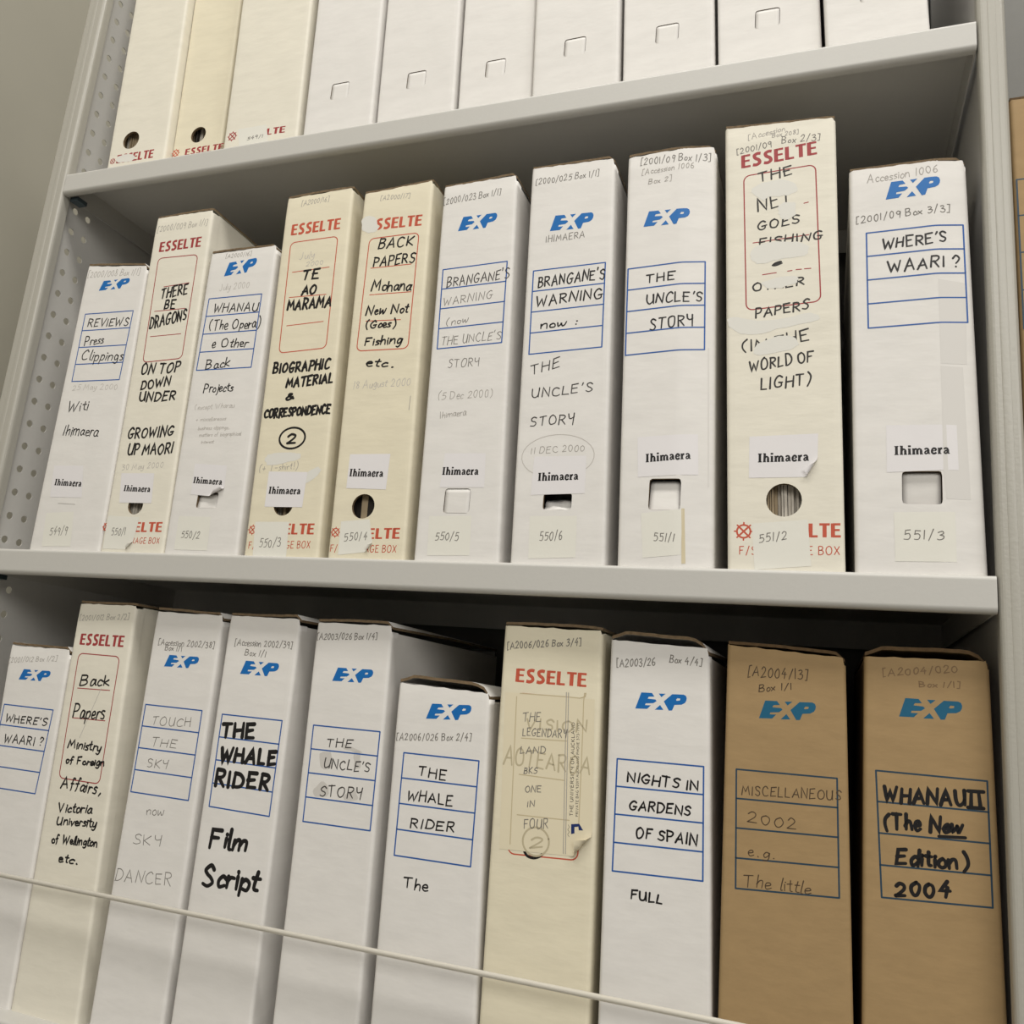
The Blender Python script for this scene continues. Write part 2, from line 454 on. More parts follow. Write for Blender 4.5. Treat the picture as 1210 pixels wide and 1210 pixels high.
def draw(mb, fm, items, kraft, rng, base=0.0):
    for it in items:
        k = it[0]
        if k == 'T':
            printed = it[7] in ('bold', 'bold2', 'thin2', 'press', 'press2', 'ghost2')
            text(mb, fm, it[1], *it[2:7], it[7], base + (.03 if printed else .055), rng)
        elif k == 'L':
            u0, v0, u1, v1, h = it[1:]
            mname = 'kraft_blue' if kraft else 'blue'
            kx, ky = (u1 - u0) / 2.92, (v1 - v0) / 2.92
            f = lambda P: [(u0 + kx * x, v0 + ky * x + h * y) for x, y in P]
            for P in (LOGO_E, LOGO_U, LOGO_D):
                polygon(mb, fm, f(P), mname, base + .03)
            polygon(mb, fm, f(LOGO_P), mname, base + .03, f(LOGO_H))
        elif k == 'B':
            q = it[1:]; mname = 'kraft_navy' if kraft else 'navy'
            for t in (0, .25, .5, .75, 1):
                ribbon(mb, fm, [lerp2(q, i / 12, t) for i in range(13)], 1.2, mname, base + .03)
            for s in (0, 1):
                ribbon(mb, fm, [lerp2(q, s, i / 8) for i in range(9)], 1.2, mname, base + .034)
        elif k == 'R':
            q = it[1:]; r = .09; P = []
            w = math.dist(q[0:2], q[2:4]); h = math.dist(q[0:2], q[4:6]); rs, rt = 5.5 / w, 5.5 / h
            for cs, ct, a0 in ((1 - rs, rt, -90), (1 - rs, 1 - rt, 0), (rs, 1 - rt, 90), (rs, rt, 180)):
                for i in range(6):
                    a = math.radians(a0 + 18 * i)
                    P.append(lerp2(q, cs + rs * math.cos(a), ct + rt * math.sin(a)))
            P.append(P[0])
            ribbon(mb, fm, P, 1.05, it[0] == 'R' and RED_OF.get(id(items), 'red'), base + .03)
        elif k == 'P':
            mname, w, jit = PENS[it[1]]
            pts = [tuple(it[i:i + 2]) for i in range(2, len(it), 2)]
            ribbon(mb, fm, smooth_path(pts, 4) if len(pts) > 2 and it[1] != 'score' else pts, w, mname, base + (.055 if jit else .03))
        elif k == 'O':
            mname, w, jit = PENS[it[1]]
            ribbon(mb, fm, [(it[2] + it[4] * math.cos(a * math.pi / 16 + .3), it[3] + it[5] * math.sin(a * math.pi / 16 + .3)) for a in range(33)], w, mname, base + .055)
        elif k == 'F':
            pts = [tuple(it[i:i + 2]) for i in range(2, len(it), 2)]
            if it[1] == 'fluid' or it[1] == 'smudge':
                pts = smooth_path(pts + [pts[0]], 4)[:-1]
                pts = [(x + rng.uniform(-.9, .9), y + rng.uniform(-.6, .6)) for x, y in pts]
            polygon(mb, fm, pts, {'crest': 'crest_blue'}.get(it[1], it[1]), base + (.015 if it[1] in ('smudge', 'clear_tape') else .085))
        elif k == 'W':
            u, v, r = it[1:]; mname = RED_OF.get(id(items), 'red')
            ribbon(mb, fm, [(u + r * .72 * math.cos(a * math.pi / 12), v + r * .72 * math.sin(a * math.pi / 12)) for a in range(25)], r * .2, mname, base + .03)
            for a in (45, 135):
                c, s_ = math.cos(math.radians(a)) * r * .7, math.sin(math.radians(a)) * r * .7
                ribbon(mb, fm, [(u - c, v - s_), (u + c, v + s_)], r * .2, mname, base + .035)
            for a in range(0, 360, 45):
                c, s_ = math.cos(math.radians(a)), math.sin(math.radians(a))
                ribbon(mb, fm, [(u + c * r * .75, v + s_ * r * .75), (u + c * r * .98, v + s_ * r * .98)], r * .17, mname, base + .034)
RED_OF = {}
STEP = [4.5]                     # longest straight piece of a stroke, mm

# storage boxes: face outline (mm), place (m) and everything printed, written and stuck on the front, in mm on the face
BOXES = [
{'key': 'm1', 'kind': 'exp', 'col': 'white', 'label': 'short white storage box numbered 549/9, reading Reviews, at left end of middle shelf', 'items': [['T', '[2000/008 Box 1/1]', -47.4, 318.8, 28.0, 315.4, 9.1, 'pencil'], ['L', -26.4, 300.3, 16.0, 300.6, 11.9], ['B', -38.9, 272.4, 29.7, 271.5, -37.4, 190.9, 29.6, 190.0], ['T', 'REVIEWS', -32.0, 257.0, 25.9, 253.5, 11.1, 'pen'], ['T', 'Press', -30.9, 234.1, -3.7, 234.3, 11.9, 'pen'], ['T', 'Clippings', -30.9, 216.0, 28.7, 212.5, 13.5, 'pen'], ['T', '25 May 2000', -34.1, 180.4, 28.8, 178.8, 7.6, 'faint'], ['T', 'Witi', -35.0, 154.7, -5.4, 156.1, 14.7, 'pen'], ['T', 'Ihimaera', -34.2, 128.0, 15.4, 125.6, 14.9, 'pen'], ['P', 'score', -20.1, 51.2, 3.7, 50.1]], 'labels': [{'name': 'name_label', 'q': [-36.6, 93.4, 4.5, 92.9, -32.9, 58.1, 11.3, 57.6], 'curl': 0, 'items': [['T', 'Ihimaera', -30.8, 71.4, 7.4, 69.6, 7.0, 'serif']]}, {'name': 'number_label', 'q': [-33.6, 40.7, 4.3, 42.1, -30.3, 4.1, 9.4, 4.9], 'curl': 0, 'items': [['T', '549/9', -22.8, 16.7, 0.5, 17.1, 9.8, 'pencil2']]}], 'geo': [-48.4, 47.9, -51.0, 37.6, 333.6, 325.7], 'loc': [0.1354, 0.0065, 1.62], 'depth': 270, 'group': 'storage boxes on the middle shelf'},
{'key': 'm2', 'kind': 'ess', 'col': 'ivory', 'label': 'narrow off-white storage box numbered 550/1 with black marker title There Be Dragons', 'items': [['T', '[2000/009 Box 1/1]', -45.5, 365.5, 22.0, 366.5, 9.0, 'pencil'], ['T', 'ESSELTE', -37.9, 340.0, 18.7, 340.9, 12.0, 'bold'], ['R', -36.8, 332.2, 16.9, 331.5, -31.6, 208.4, 20.4, 210.1], ['P', 'red', -21.8, 296.4, 11.9, 298.3], ['P', 'red', -28.5, 267.8, 12.5, 268.1], ['P', 'red', -27.7, 238.1, 13.1, 238.6], ['T', 'THERE', -23.1, 282.8, 11.6, 285.9, 13.5, 'marker'], ['T', 'BE', -16.0, 269.7, -1.8, 269.3, 10.8, 'marker'], ['T', 'DRAGONS', -31.2, 247.4, 16.6, 254.9, 14.8, 'marker'], ['T', 'ON TOP', -31.3, 194.2, 19.4, 195.1, 12.4, 'marker'], ['T', 'DOWN', -27.4, 176.8, 10.2, 180.3, 11.1, 'marker'], ['T', 'UNDER', -26.6, 163.5, 20.6, 163.4, 10.9, 'marker'], ['T', 'GROWING', -32.7, 122.2, 26.7, 124.1, 11.9, 'marker'], ['T', 'UP MAORI', -28.7, 104.8, 29.8, 104.8, 12.2, 'marker'], ['T', '30 May 2000', -32.3, 87.6, 21.4, 89.9, 7.0, 'faint'], ['W', -37.4, 26.7, 5.3], ['T', 'ESSELTE', -28.6, 21.3, 34.7, 22.2, 10.1, 'bold2'], ['T', 'F/S STORAGE BOX', -29.9, 9.2, 33.9, 10.3, 6.0, 'thin2']], 'labels': [{'name': 'name_label', 'q': [-31.5, 84.2, 11.9, 83.7, -26.8, 52.5, 15.4, 51.9], 'curl': 0, 'items': [['T', 'Ihimaera', -24.4, 64.9, 10.9, 63.6, 6.4, 'serif']]}, {'name': 'number_label', 'q': [-38.3, 38.5, 3.3, 37.1, -36.9, 3.5, 0.1, 3.6], 'curl': 6, 'items': [['T', '550/1', -29.2, 18.0, -11.4, 18.2, 8.6, 'pencil2']]}], 'geo': [-40.1, 40.6, -50.4, 27.0, 383.2, 384.6], 'loc': [0.2244, 0.0065, 1.62], 'depth': 270, 'hole': ['c', -4.9, 49.6, 9.6], 'group': 'storage boxes on the middle shelf'},
{'key': 'm3', 'kind': 'exp', 'col': 'white', 'label': 'short white storage box numbered 550/2 reading Whanau (The Opera) in thin pen', 'items': [['T', '[A2000/16]', -30.5, 322.5, 1.8, 322.7, 5.7, 'pencil'], ['L', -28.2, 300.8, 10.9, 303.5, 15.6], ['T', 'July 2000', -31.3, 284.5, 6.0, 284.8, 8.8, 'faint'], ['B', -42.4, 276.0, 23.9, 276.2, -42.5, 194.7, 25.6, 194.6], ['T', 'WHANAU', -34.3, 259.7, 21.7, 257.6, 11.9, 'pen'], ['T', '(The Opera)', -35.8, 239.5, 28.3, 237.7, 13.8, 'pen'], ['T', 'e Other', -28.5, 219.0, 17.3, 217.9, 11.7, 'pen'], ['T', 'Back', -31.4, 195.5, -1.8, 196.7, 11.6, 'pen'], ['T', 'Projects', -29.0, 170.0, 7.7, 169.5, 11.3, 'pen'], ['T', '(except Wharau', -35.8, 150.8, 13.1, 151.6, 6.5, 'faint'], ['T', '+ miscellaneous', -31.9, 138.1, 5.3, 138.5, 4.6, 'faint'], ['T', 'business clippings,', -27.4, 128.9, 11.5, 128.9, 4.6, 'faint'], ['T', 'matters of biographical', -24.6, 121.4, 26.8, 121.9, 4.6, 'faint'], ['T', 'interest', -20.5, 114.2, -5.0, 114.5, 3.6, 'faint']], 'labels': [{'name': 'name_label', 'q': [-23.6, 93.1, 16.2, 90.4, -22.3, 60.9, 17.7, 57.7], 'curl': 10, 'items': [['T', 'Ihimaera', -22.1, 72.7, 13.7, 70.5, 6.4, 'serif']], 'fold': (0.43, -0.9)}, {'name': 'number_label', 'q': [-32.5, 38.6, 6.9, 37.8, -31.2, 4.4, 9.0, 4.2], 'curl': 0, 'items': [['T', '550/2', -25.3, 16.6, -3.3, 15.5, 8.6, 'pencil2']]}], 'geo': [-44.1, 44.1, -51.0, 32.8, 329.5, 331.8], 'loc': [0.3104, 0.0065, 1.62], 'depth': 270, 'hole': ['r', -0.9, 54.9, 25.1, 16.0, 'ajar'], 'group': 'storage boxes on the middle shelf'},
{'key': 'm4', 'kind': 'ess', 'col': 'cream', 'label': 'cream storage box numbered 550/3 with heavy marker title Te Ao Marama', 'items': [['T', '[A2000/16]', -36.3, 373.5, -3.7, 375.3, 7.5, 'pencil'], ['T', 'ESSELTE', -43.7, 340.2, 15.1, 341.0, 12.4, 'bold2'], ['R', -42.3, 331.5, 13.8, 332.8, -36.3, 208.1, 18.4, 210.2], ['P', 'red2', -34.9, 297.2, 8.6, 298.8], ['P', 'red2', -34.0, 268.9, 9.5, 268.6], ['P', 'red2', -31.8, 237.5, 10.8, 239.1], ['T', 'July', -29.5, 310.9, -10.7, 311.3, 9.8, 'faint'], ['T', '2000', -19.3, 302.3, 0.6, 302.6, 6.1, 'faint'], ['T', 'TE', -21.9, 287.3, -3.1, 286.6, 11.1, 'heavy'], ['T', 'AO', -19.6, 270.0, -3.1, 270.9, 11.0, 'heavy'], ['T', 'MARAMA', -34.2, 255.0, 16.4, 255.4, 11.8, 'heavy'], ['T', 'BIOGRAPHIC', -39.6, 186.4, 25.3, 188.2, 10.9, 'heavy'], ['T', 'MATERIAL', -21.3, 170.3, 31.1, 173.3, 10.8, 'heavy'], ['T', '&', -19.8, 157.0, -11.2, 157.7, 7.4, 'heavy'], ['T', 'CORRESPONDENCE', -41.9, 139.1, 32.8, 142.0, 9.3, 'heavy'], ['O', 'marker', -5.5, 117.5, 14.6, 10.7], ['T', '2', -10.9, 112.3, -0.9, 112.7, 10.5, 'heavy'], ['F', 'fluid', -32.5, 99.5, -18.6, 103.5, 5.7, 101.3, 4.3, 95.7, -18.9, 91.1, -29.8, 90.9], ['F', 'fluid', 17.1, 81.9, 28.9, 88.0, 31.0, 81.7, 17.6, 71.5], ['T', '(+ T-shirt!)', -38.2, 83.5, 5.8, 86.2, 8.2, 'pencil'], ['W', -35.2, 25.8, 5.0], ['T', 'ESSELTE', -26.0, 21.4, 33.9, 22.3, 10.3, 'bold2'], ['T', 'F/S STORAGE BOX', -36.7, 7.2, 31.6, 9.2, 6.8, 'thin2']], 'labels': [{'name': 'name_label', 'q': [-26.6, 84.0, 17.4, 82.9, -25.5, 48.7, 17.1, 48.2], 'curl': 0, 'items': [['T', 'Ihimaera', -23.5, 61.6, 13.0, 60.8, 7.0, 'serif']]}, {'name': 'number_label', 'q': [-33.5, 33.7, 5.0, 34.0, -30.6, 0.2, 7.1, 0.1], 'curl': 0, 'items': [['T', '550/3', -25.0, 9.1, -1.5, 10.0, 9.3, 'pencil2']]}], 'geo': [-41.5, 41.5, -55.8, 23.9, 384.7, 387.4], 'loc': [0.4033, 0.0065, 1.62], 'depth': 270, 'hole': ['c', -4.4, 50.8, 10.9], 'group': 'storage boxes on the middle shelf'},
{'key': 'm5', 'kind': 'ess', 'col': 'cream', 'label': 'cream storage box numbered 550/4 with marker title Back Papers and an open finger hole', 'items': [['T', '[A2000/17]', -33.2, 368.4, -0.2, 367.1, 6.3, 'pencil'], ['T', 'ESSELTE', -43.3, 335.5, 17.2, 334.0, 11.9, 'bold2'], ['F', 'fluid', -51.1, 349.4, -41.2, 351.2, -33.8, 346.0, -31.4, 335.2, -38.6, 332.6, -48.7, 336.1], ['R', -39.6, 325.7, 15.4, 326.2, -37.4, 204.7, 18.4, 204.0], ['P', 'red2', -33.7, 292.8, 10.8, 292.8], ['P', 'red2', -31.1, 263.7, 14.4, 263.0], ['P', 'red2', -31.3, 235.8, 6.7, 234.4], ['T', 'BACK', -28.3, 314.0, 9.5, 312.8, 12.2, 'marker2'], ['T', 'PAPERS', -31.1, 294.3, 14.0, 294.7, 12.1, 'marker2'], ['T', 'Mohana', -29.8, 267.9, 13.8, 264.6, 13.3, 'marker2'], ['T', 'New Not', -32.2, 242.5, 13.7, 241.5, 10.8, 'marker2'], ['T', '(Goes)', -30.8, 227.4, 2.0, 227.2, 10.1, 'marker2'], ['T', 'Fishing', -29.3, 210.1, 11.0, 209.2, 10.0, 'marker2'], ['T', 'etc.', -25.4, 188.1, 5.1, 185.6, 9.8, 'marker2'], ['T', '18 August 2000', -35.3, 165.6, 25.2, 166.4, 9.0, 'faint'], ['P', 'pencil', 27.2, 155.5, 27.1, 142.0], ['W', -34.0, 24.6, 5.0], ['T', 'ESSELTE', -26.4, 18.2, 32.8, 19.8, 9.8, 'bold2'], ['T', 'F/S STORAGE BOX', -36.9, 6.2, 30.6, 7.1, 6.5, 'thin2']], 'labels': [{'name': 'name_label', 'q': [-29.3, 99.9, 13.4, 99.5, -28.6, 66.8, 13.0, 65.4], 'curl': 0, 'items': [['T', 'Ihimaera', -27.3, 78.3, 8.6, 77.4, 7.2, 'serif']]}, {'name': 'number_label', 'q': [-29.5, 35.0, 0.1, 37.3, -28.2, 3.4, 7.8, 7.7], 'curl': 7, 'items': [['T', '550/4', -23.5, 16.3, -0.6, 18.6, 8.9, 'pencil2']]}], 'geo': [-39.3, 39.3, -53.4, 24.0, 378.3, 383.3], 'loc': [0.4941, 0.0065, 1.62], 'depth': 270, 'hole': ['c', -8.4, 49.5, 11.7], 'group': 'storage boxes on the middle shelf'},
{'key': 'm6', 'kind': 'exp', 'col': 'white', 'label': 'white storage box numbered 550/5 with pencilled title, right of the second cream box', 'items': [['T', '[2000/023 Box 1/1]', -50.5, 353.4, 8.9, 356.9, 7.9, 'pencil2'], ['L', -31.8, 322.7, 7.7, 322.9, 14.7], ['B', -43.3, 283.3, 22.3, 285.3, -40.2, 201.7, 24.3, 203.7], ['T', "BRANGANE'S", -37.5, 264.8, 25.6, 268.5, 11.4, 'pen2'], ['T', 'WARNING', -39.1, 245.8, 10.3, 248.7, 9.1, 'pencil2'], ['T', '(now', -33.5, 224.6, -11.3, 227.1, 8.6, 'pencil2'], ['T', "THE UNCLE'S", -36.7, 205.1, 23.0, 207.3, 9.7, 'pencil2'], ['T', 'STORY', -27.3, 182.1, 3.8, 182.4, 9.6, 'pencil2'], ['T', '(5 Dec 2000)', -33.8, 150.8, 20.1, 151.6, 8.6, 'pencil'], ['T', 'Ihimaera', -29.6, 132.8, -3.8, 135.1, 7.7, 'pencil']], 'labels': [{'name': 'name_label', 'q': [-20.6, 99.1, 19.3, 98.4, -22.2, 67.2, 20.8, 67.0], 'curl': 0, 'items': [['T', 'Ihimaera', -21.4, 78.9, 14.2, 78.5, 7.1, 'serif']]}, {'name': 'number_label', 'q': [-29.4, 40.7, 11.4, 41.4, -27.3, 5.1, 13.1, 6.1], 'curl': 0, 'items': [['T', '550/5', -21.2, 18.8, 0.8, 19.2, 8.5, 'pencil2']]}], 'geo': [-40.4, 40.4, -52.3, 24.3, 373.3, 376.0], 'loc': [0.5833, 0.0065, 1.62], 'depth': 270, 'hole': ['r', -4.0, 54.8, 24.9, 22.6, 'shut'], 'group': 'storage boxes on the middle shelf'},
{'key': 'm7', 'kind': 'exp', 'col': 'white', 'label': 'white storage box numbered 550/6 with a circled date above its open hand hole', 'items': [['T', '[2000/025 Box 1/1]', -48.1, 362.1, 12.8, 363.3, 7.4, 'pencil2'], ['L', -30.2, 311.7, 10.7, 310.4, 15.6], ['T', 'IHIMAERA', -33.4, 300.7, 3.2, 301.4, 7.7, 'pencil2'], ['B', -42.9, 272.6, 24.8, 274.1, -40.3, 190.4, 26.7, 192.9], ['T', "BRANGANE'S", -37.2, 255.9, 24.8, 258.7, 12.1, 'pen3'], ['T', 'WARNING', -37.3, 237.1, 23.5, 239.6, 11.4, 'pen3'], ['T', 'now :', -31.4, 214.9, 2.7, 216.1, 9.2, 'pen3'], ['T', 'THE', -36.7, 170.5, -10.7, 176.1, 11.0, 'pen2'], ['T', "UNCLE'S", -34.4, 148.6, 20.4, 152.1, 9.8, 'pen2'], ['T', 'STORY', -33.1, 122.1, 6.5, 123.4, 10.8, 'pen2'], ['T', '11 DEC 2000', -30.4, 96.7, 17.5, 98.6, 6.8, 'pencil'], ['O', 'faint', -6.0, 94.3, 32.5, 19.6]], 'labels': [{'name': 'name_label', 'q': [-26.9, 94.3, 19.7, 94.3, -27.3, 59.9, 20.5, 61.3], 'curl': 0, 'items': [['T', 'Ihimaera', -22.1, 72.4, 14.1, 73.2, 7.1, 'serif']]}, {'name': 'number_label', 'q': [-26.7, 41.4, 15.1, 41.7, -24.8, 4.5, 16.3, 6.5], 'curl': 0, 'items': [['T', '550/6', -16.1, 20.2, 3.5, 21.2, 8.7, 'pencil2']]}], 'geo': [-41.1, 41.1, -53.3, 27.2, 380.2, 379.7], 'loc': [0.6754, 0.0065, 1.62], 'depth': 270, 'hole': ['r', -3.1, 54.2, 25.3, 14.4, 'open'], 'group': 'storage boxes on the middle shelf'},
{'key': 'm8', 'kind': 'exp', 'col': 'white', 'label': "white storage box numbered 551/1 reading The Uncle's Story in thin black pen", 'items': [['T', '[2001/09 Box 1/3]', -38.6, 368.6, 22.8, 368.2, 8.2, 'pencil2'], ['T', '[Accession 1006', -36.7, 358.1, 9.0, 361.1, 6.6, 'pencil'], ['T', 'Box 2]', -30.5, 348.3, -9.9, 349.1, 6.3, 'pencil'], ['L', -32.5, 305.7, 7.5, 305.4, 14.9], ['B', -44.0, 265.6, 22.0, 269.2, -41.7, 183.9, 24.4, 187.4], ['T', 'THE', -27.4, 250.9, -3.2, 252.0, 9.6, 'pen'], ['T', "UNCLE'S", -25.8, 230.9, 20.6, 231.6, 11.0, 'pen'], ['T', 'STORY', -21.5, 206.4, 14.4, 209.6, 11.7, 'pen'], ['F', 'clear_tape', 27.0, 189.0, 28.2, 188.9, 32.4, 67.6, 31.3, 67.6], ['F', 'tape', 11.8, 48.8, 14.2, 48.8, 16.7, 4.0, 13.7, 3.6]], 'labels': [{'name': 'name_label', 'q': [-27.1, 109.6, 22.1, 112.0, -24.9, 75.0, 23.7, 77.6], 'curl': 0, 'items': [['T', 'Ihimaera', -19.3, 87.6, 17.4, 90.6, 7.2, 'serif']]}, {'name': 'number_label', 'q': [-20.7, 44.4, 12.8, 48.4, -17.4, 7.4, 12.8, 10.7], 'curl': 0, 'items': [['T', '551/1', -9.2, 21.3, 7.0, 21.6, 7.8, 'pencil2']]}], 'geo': [-38.0, 38.0, -50.3, 27.2, 377.8, 382.9], 'loc': [0.7652, 0.0065, 1.62], 'depth': 270, 'crease': [0.635, 14], 'hole': ['r', -2.2, 60.4, 25.8, 26.4, 'ajar'], 'group': 'storage boxes on the middle shelf'},
{'key': 'm9', 'kind': 'ess', 'col': 'ivory', 'label': 'tall off-white storage box numbered 551/2 with smeared white correction fluid over its title', 'items': [['T', '[Accession', -36.7, 379.3, -5.7, 383.5, 6.5, 'pencil'], ['T', 'Box 208]', -16.8, 378.5, 4.6, 378.7, 4.9, 'pencil'], ['T', '[2001/09', -45.9, 366.2, -17.0, 369.5, 6.9, 'pencil2'], ['T', 'Box 2/3]', -8.9, 371.1, 21.9, 369.8, 7.2, 'pencil2'], ['T', 'ESSELTE', -41.6, 352.2, 20.3, 356.3, 12.6, 'bold'], ['R', -39.6, 344.3, 18.8, 346.6, -34.3, 218.2, 23.9, 221.5], ['P', 'red', -30.2, 279.6, 14.1, 281.9], ['P', 'red', -21.9, 249.4, -11.1, 250.2], ['P', 'red', -2.0, 250.6, 1.3, 250.9], ['P', 'red', 4.6, 251.3, 8.7, 251.3], ['P', 'red', 11.1, 251.4, 16.0, 251.3], ['P', 'red', 10.1, 311.5, 13.4, 312.0], ['T', 'THE', -26.9, 336.4, 0.0, 340.6, 11.1, 'grey'], ['T', 'NET', -26.6, 308.7, -0.4, 312.3, 14.9, 'grey'], ['T', 'GOES', -27.1, 291.0, 6.5, 293.8, 8.8, 'grey'], ['T', 'FISHING', -25.1, 276.1, 24.7, 276.9, 8.7, 'grey'], ['T', 'e', -14.5, 255.7, -6.2, 257.7, 5.4, 'grey'], ['T', 'OTHER', -29.2, 234.8, 10.5, 237.2, 7.6, 'grey'], ['T', 'PAPERS', -26.9, 210.4, 14.7, 215.5, 9.7, 'grey'], ['T', '(IN THE', -36.3, 181.3, 15.0, 188.1, 11.0, 'grey'], ['T', 'WORLD OF', -30.3, 163.8, 18.0, 170.1, 10.9, 'grey'], ['T', 'LIGHT)', -21.4, 148.0, 16.9, 150.6, 10.7, 'grey'], ['F', 'fluid', -32.3, 331.5, -11.8, 336.7, 3.6, 330.5, 2.8, 322.7, -6.4, 321.0, -18.3, 321.2, -23.4, 318.3], ['F', 'fluid', -8.8, 313.4, 3.8, 312.7, 1.5, 299.3, -6.9, 298.8, -10.4, 304.7], ['F', 'fluid', -30.9, 272.9, -20.9, 278.6, 0.9, 277.1, 13.3, 272.8, 11.0, 263.5, -10.5, 262.0, -23.8, 259.5, -31.6, 264.2], ['F', 'fluid', -21.8, 243.0, 1.4, 246.5, 6.3, 241.3, -3.4, 236.6, -16.7, 236.3], ['F', 'fluid', -46.7, 212.9, -16.1, 207.7, 15.6, 211.7, 21.2, 204.9, -9.4, 199.8, -29.1, 195.7, -45.2, 202.4], ['F', 'fluid', -24.8, 187.0, -7.6, 193.2, 3.7, 191.5, 6.3, 183.2, -7.4, 179.5, -25.4, 177.9], ['W', -31.5, 30.6, 7.1], ['T', 'ESSELTE', -15.7, 26.2, 39.7, 27.1, 10.8, 'bold2'], ['T', 'F/S STORAGE BOX', -34.2, 12.1, 38.7, 13.7, 6.5, 'thin2']], 'labels': [{'name': 'name_label', 'q': [-29.0, 108.2, 22.7, 109.5, -28.6, 73.9, 22.5, 74.5], 'curl': 8.5, 'items': [['T', 'Ihimaera', -22.2, 86.6, 16.3, 87.4, 7.2, 'serif']], 'fold': (0.88, -0.48)}, {'name': 'number_label', 'q': [-25.6, 36.9, 15.7, 40.6, -22.6, 0.5, 18.6, 4.6], 'curl': 0, 'items': [['T', '551/2', -19.5, 22.0, 0.6, 24.8, 7.6, 'pencil2']]}], 'geo': [-42.7, 42.7, -56.7, 34.2, 394.2, 389.6], 'loc': [0.8575, 0.0065, 1.62], 'depth': 270, 'hole': ['c', -1.9, 56.0, 13.3], 'group': 'storage boxes on the middle shelf'},
{'key': 'm10', 'kind': 'exp', 'col': 'white', 'label': 'wide short white storage box numbered 551/3 at right end of middle shelf', 'items': [['T', 'Accession 1006', -34.7, 323.7, 17.3, 326.7, 8.6, 'pencil'], ['L', -20.9, 307.0, 19.1, 307.3, 15.5], ['T', '[2001/09 Box 3/3]', -43.0, 288.4, 25.2, 291.7, 7.2, 'pencil2'], ['B', -35.5, 278.7, 34.9, 279.8, -34.4, 195.7, 36.0, 197.1], ['T', "WHERE'S", -23.6, 262.8, 22.4, 265.3, 10.6, 'pen3'], ['T', 'WAARI ?', -19.6, 242.5, 31.0, 243.9, 11.2, 'pen3'], ['F', 'clear_tape', 15.9, 233.3, 35.4, 229.7, 34.6, 162.6, 16.2, 162.8], ['F', 'clear_tape', 16.1, 161.2, 31.7, 160.3, 34.3, 57.0, 28.2, 57.0, 17.9, 57.0, 16.3, 79.4, 16.3, 113.5]], 'labels': [{'name': 'name_label', 'q': [-22.2, 114.7, 26.1, 114.0, -22.1, 77.4, 26.7, 79.3], 'curl': 0, 'items': [['T', 'Ihimaera', -16.9, 90.9, 21.0, 91.4, 7.0, 'serif']]}, {'name': 'number_label', 'q': [-17.6, 46.6, 23.5, 47.3, -17.0, 9.5, 23.6, 10.2], 'curl': 0, 'items': [['T', '551/3', -10.9, 26.0, 15.2, 26.5, 7.8, 'pencil2']]}], 'geo': [-44.0, 44.0, -48.2, 38.1, 337.3, 337.7], 'loc': [0.9512, 0.0065, 1.62], 'depth': 270, 'crease': [0.722, 13], 'hole': ['r', 1.8, 65.5, 27.2, 25.3, 'in'], 'group': 'storage boxes on the middle shelf'},
{'key': 'l1', 'kind': 'exp', 'col': 'white', 'label': 'short white storage box partly out of frame at the left end of the lower shelf', 'items': [['T', '[2001/012 Box 1/2]', -54.5, 318.1, 9.5, 324.1, 6.6, 'pencil'], ['L', -35.7, 302.0, 5.4, 302.4, 11.0], ['B', -48.0, 275.6, 18.2, 275.2, -48.8, 193.4, 16.4, 193.2], ['T', "WHERE'S", -41.9, 258.7, 13.2, 259.0, 8.5, 'pen'], ['T', 'WAARI ?', -38.4, 238.0, 12.9, 239.2, 9.5, 'pen']], 'labels': [], 'geo': [-36.4, 35.7, -57.2, 24.8, 336.7, 336.3], 'loc': [0.1292, 0.0217, 1.183], 'depth': 270, 'group': 'storage boxes on the lower shelf'},
{'key': 'l2', 'kind': 'ess', 'col': 'ivory', 'label': 'narrow off-white storage box reading Back Papers, Ministry of Foreign Affairs, on lower shelf', 'items': [['T', '[2001/012 Box 2/2]', -46.4, 367.2, 17.4, 371.2, 6.5, 'pencil'], ['T', 'ESSELTE', -40.2, 342.6, 17.3, 343.4, 11.2, 'bold'], ['R', -38.7, 333.9, 15.0, 333.6, -34.2, 211.5, 17.9, 211.1], ['P', 'red', -31.7, 299.2, 10.1, 300.0], ['P', 'red', -31.4, 269.9, 10.9, 270.5], ['T', 'Back', -29.8, 301.5, 8.1, 304.4, 12.4, 'marker2'], ['T', 'Papers', -31.4, 269.9, 9.4, 271.6, 16.2, 'marker2'], ['P', 'faint', -1.2, 301.0, -17.2, 251.6], ['T', 'Ministry', -29.9, 240.8, 12.2, 241.4, 9.7, 'marker2'], ['T', 'of Foreign', -29.0, 225.9, 20.0, 227.9, 8.0, 'marker2'], ['T', 'Affairs,', -29.5, 202.1, 21.3, 201.7, 13.4, 'marker2'], ['T', 'Victoria', -27.1, 180.3, 14.7, 183.5, 9.8, 'marker2'], ['T', 'University', -26.5, 168.4, 23.2, 171.9, 9.2, 'marker2'], ['T', 'of Wellington', -28.1, 151.0, 28.8, 154.8, 8.8, 'marker2'], ['T', 'etc.', -15.4, 135.7, 8.5, 136.0, 8.8, 'marker2']], 'labels': [], 'geo': [-40.2, 40.9, -51.1, 24.5, 384.5, 385.3], 'loc': [0.2062, 0.0217, 1.183], 'depth': 270, 'group': 'storage boxes on the lower shelf'},
